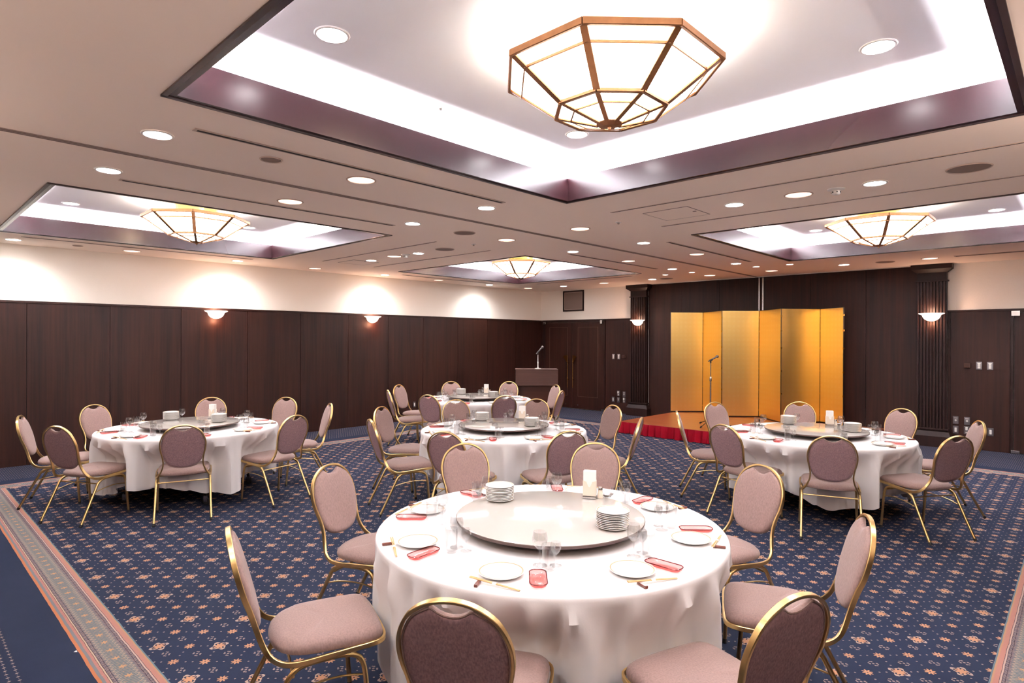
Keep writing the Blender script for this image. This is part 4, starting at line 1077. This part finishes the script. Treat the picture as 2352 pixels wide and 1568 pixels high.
def holder():
    t = thing('napkin_holder', '', 'napkin holder', (0, 0, 0))
    w, d = .037, .020
    for s in (-1, 1):
        bm = bmesh.new()
        o = [(-w, .012), (w, .012), (w, .098), (.016, .092), (.007, .068), (0, .062), (-.007, .068), (-.016, .092), (-w, .098)]
        a = [bm.verts.new((x, s * d, z)) for x, z in o]; b_ = [bm.verts.new((x, s * (d - .003), z)) for x, z in o]
        bm.faces.new(a); bm.faces.new(b_[::-1])
        for i in range(len(o)): bm.faces.new((a[i], b_[i], b_[(i + 1) % len(o)], a[(i + 1) % len(o)]))
        obj('side_plate', bm, M['acrylic'], t)
    bm = bmesh.new(); sweep(bm, [(-w, -d - .012, .004), (w, -d - .012, .004)], .004, 8); sweep(bm, [(-w, d + .012, .004), (w, d + .012, .004)], .004, 8)
    box(bm, -w, w, -d - .012, -d, .006, .010); box(bm, -w, w, d, d + .012, .006, .010); box(bm, -w, w, -d, d, .010, .013); obj('base', bm, M['steel'], t, smooth=True)
    return t
holdp = holder()
def napkins():
    bm = bmesh.new(); rnd = random.Random(3)
    for i in range(9):
        y = -.0155 + i * .0039; dx = rnd.uniform(-.002, .002); dz = rnd.uniform(-.003, .003)
        box(bm, -.034 + dx, .034 + dx, y - .0017, y + .0017, .0145, .150 + dz, .0008)
    o = obj('paper_napkins', bm, M['paper']); tag(o, '', 'napkins', kind=None); return o
napp = napkins()
def shaker():
    t = thing('toothpick_jar', '', 'jar', (0, 0, 0))
    bm = bmesh.new(); lathe(bm, [(0, 0), (.017, 0), (.019, .004), (.015, .03), (.0125, .046), (0, .046)], 8); obj('jar_body', bm, M['acrylic'], t, smooth=True)
    bm = bmesh.new(); lathe(bm, [(.0125, .046), (.014, .047), (.014, .057), (.010, .063), (0, .064)], 16); obj('lid', bm, M['steel'], t, smooth=True)
    return t
shakp = shaker()
def ashtray():
    bm = bmesh.new(); lathe(bm, [(0, .002), (.02, .002), (.033, .016), (.036, .016), (.022, 0), (0, 0)], 8); o = obj('metal_dish', bm, M['steel'], smooth=True); tag(o, '', 'small dish'); return o
ashp = ashtray()

STK = {1: [(177.7, .375), (6.2, .36)], 2: [(-167, .375), (46, .29)], 3: [(174, .375), (15, .33)], 4: [(-178, .36), (2, .36)], 5: [(150, .375), (8, .33)]}
NAP = {1: (96.6, .41), 2: (125, .36), 3: (103, .40), 4: (112, .38), 5: (86, .38)}
PH0 = {1: -66, 2: -66, 3: -66, 4: -66, 5: -66}
ORD = ['bottom', 'second from bottom', 'third from bottom', 'fourth from bottom', 'fifth from bottom', 'fifth from top', 'fourth from top', 'third from top', 'second from top', 'top']
for k, (cx, cy) in TAB.items():
    tn = TN[k]
    place(tbase, USED, (cx, cy, 0), math.radians(20 * k), 'round folding table on casters hidden under the cloth of the %s' % tn)
    cl = obj('tablecloth', cloth_mesh(k), M['cloth'], smooth=True, loc=(cx, cy, .002)); tag(cl, 'white floor-length tablecloth draped over the %s' % tn, 'tablecloth', 'white tablecloths')
    place(susan, USED, (cx, cy, .003), 0, 'round cream turntable in the centre of the %s' % tn)
    z0 = TZ + .003; zt = .7585
    for si, (ang, r) in enumerate(STK[k]):
        a = math.radians(ang); px, py = cx + r * math.cos(a), cy + r * math.sin(a); rnd = random.Random(k * 10 + si)
        for i in range(10):
            place(small, USED, (px + rnd.uniform(-.0012, .0012), py + rnd.uniform(-.0012, .0012), zt + i * .0081), 0, 'white gilt-edged side plate, %s of the %s stack, %s' % (ORD[i], 'left' if si == 0 else 'right', tn), 'stacked plates on the %s' % tn)
    a = math.radians(NAP[k][0]); r = NAP[k][1]; hx, hy = cx + r * math.cos(a), cy + r * math.sin(a); hr = math.radians(43.6 - 14)
    place(holdp, USED, (hx, hy, zt), hr, 'clear napkin holder on the turntable of the %s' % tn, 'napkin holders'); place(napp, USED, (hx, hy, zt), hr, 'bundle of white paper napkins upright in the holder on the %s' % tn, 'paper napkins')
    ct, s_ = math.cos(hr), math.sin(hr)
    place(shakp, USED, (hx + .058 * ct - .004 * s_, hy + .058 * s_ + .004 * ct, zt), 0, 'small cream jar beside the napkin holder on the %s' % tn, 'jars by the napkin holders')
    place(ashp, USED, (hx + .095 * ct - .045 * s_, hy + .095 * s_ + .045 * ct, zt), 0, 'small steel dish behind the jar on the %s' % tn, 'steel dishes')
    for j in range(8):
        phd = PH0[k] + 45 * j; rnd = random.Random(k * 100 + j)
        def at(da, r): aa = math.radians(phd + da); return cx + r * math.cos(aa), cy + r * math.sin(aa)
        x, y = at(0, .7); sn = seat_name(x, y, k); W_ = 'at the %s place of the %s' % (sn, tn)
        J = lambda s=.004: rnd.uniform(-s, s)
        x, y = at(J(.5), .693 + J()); place(dinner, USED, (x, y, z0), 0, 'round white dinner plate with gilt rim %s' % W_, 'dinner plates on the %s' % tn)
        x, y = at(-4 + J(.6), .822 + J()); ra = math.radians(phd) + J(.15); place(restp, USED, (x, y, z0), ra, 'small dark wooden chopstick rest %s' % W_, 'chopstick rests on the %s' % tn)
        x, y = at(.6, .822); a1 = at(-8, .80); a2 = at(8.6, .835); sa = math.atan2(a2[1] - a1[1], a2[0] - a1[0]) + J(.04)
        mx, my = (a1[0] + a2[0]) / 2, (a1[1] + a2[1]) / 2; place(stickp, USED, (mx, my, z0), sa, 'pale wooden chopsticks with paper band %s' % W_, 'chopsticks on the %s' % tn)
        x, y = at(12.2 + J(.4), .725 + J()); place(trayp, USED, (x, y, z0), math.radians(phd + 12 - 90 + 12) + J(.1), 'long pink glass tray %s' % W_, 'pink glass trays on the %s' % tn)
        x, y = at(11.8, .560 + J(.003)); place(gob, USED, (x, y, z0), 0, 'tall clear stemmed goblet %s' % W_, 'goblets on the %s' % tn)
        x, y = at(15.6 , .612 + J(.003)); place(tum, USED, (x, y, z0), 0, 'straight clear tumbler %s' % W_, 'tumblers on the %s' % tn)
        x, y = at(18.6 , .553 + J(.003)); place(cup, USED, (x, y, z0), 0, 'small clear stemmed glass %s' % W_, 'small stemmed glasses on the %s' % tn)

# ------------------------------------------------------------------ camera, world, colour
cam = bpy.data.cameras.new('camera'); co = bpy.data.objects.new('camera', cam); C.objects.link(co)
F = 1384.94
cam.sensor_width = 36; cam.lens = F / 2352 * 36; cam.shift_y = -(784 - 779.354) / 2352; cam.clip_start = .02
yaw, roll = .7611652, -.0034913
co.location = (0, 0, 1.65)
co.rotation_euler = (Matrix.Rotation(yaw, 3, 'Z') @ Matrix.Rotation(PI / 2, 3, 'X') @ Matrix.Rotation(-roll, 3, 'Z')).to_euler()
sc = bpy.context.scene; sc.camera = co
w = bpy.data.worlds.new('world'); sc.world = w; w.use_nodes = True
w.node_tree.nodes['Background'].inputs[0].default_value = (.02, .02, .02, 1)
v = sc.view_settings; v.view_transform = 'Standard'; v.look = 'None'; v.gamma = 1; v.use_curve_mapping = False; v.exposure = 1.22
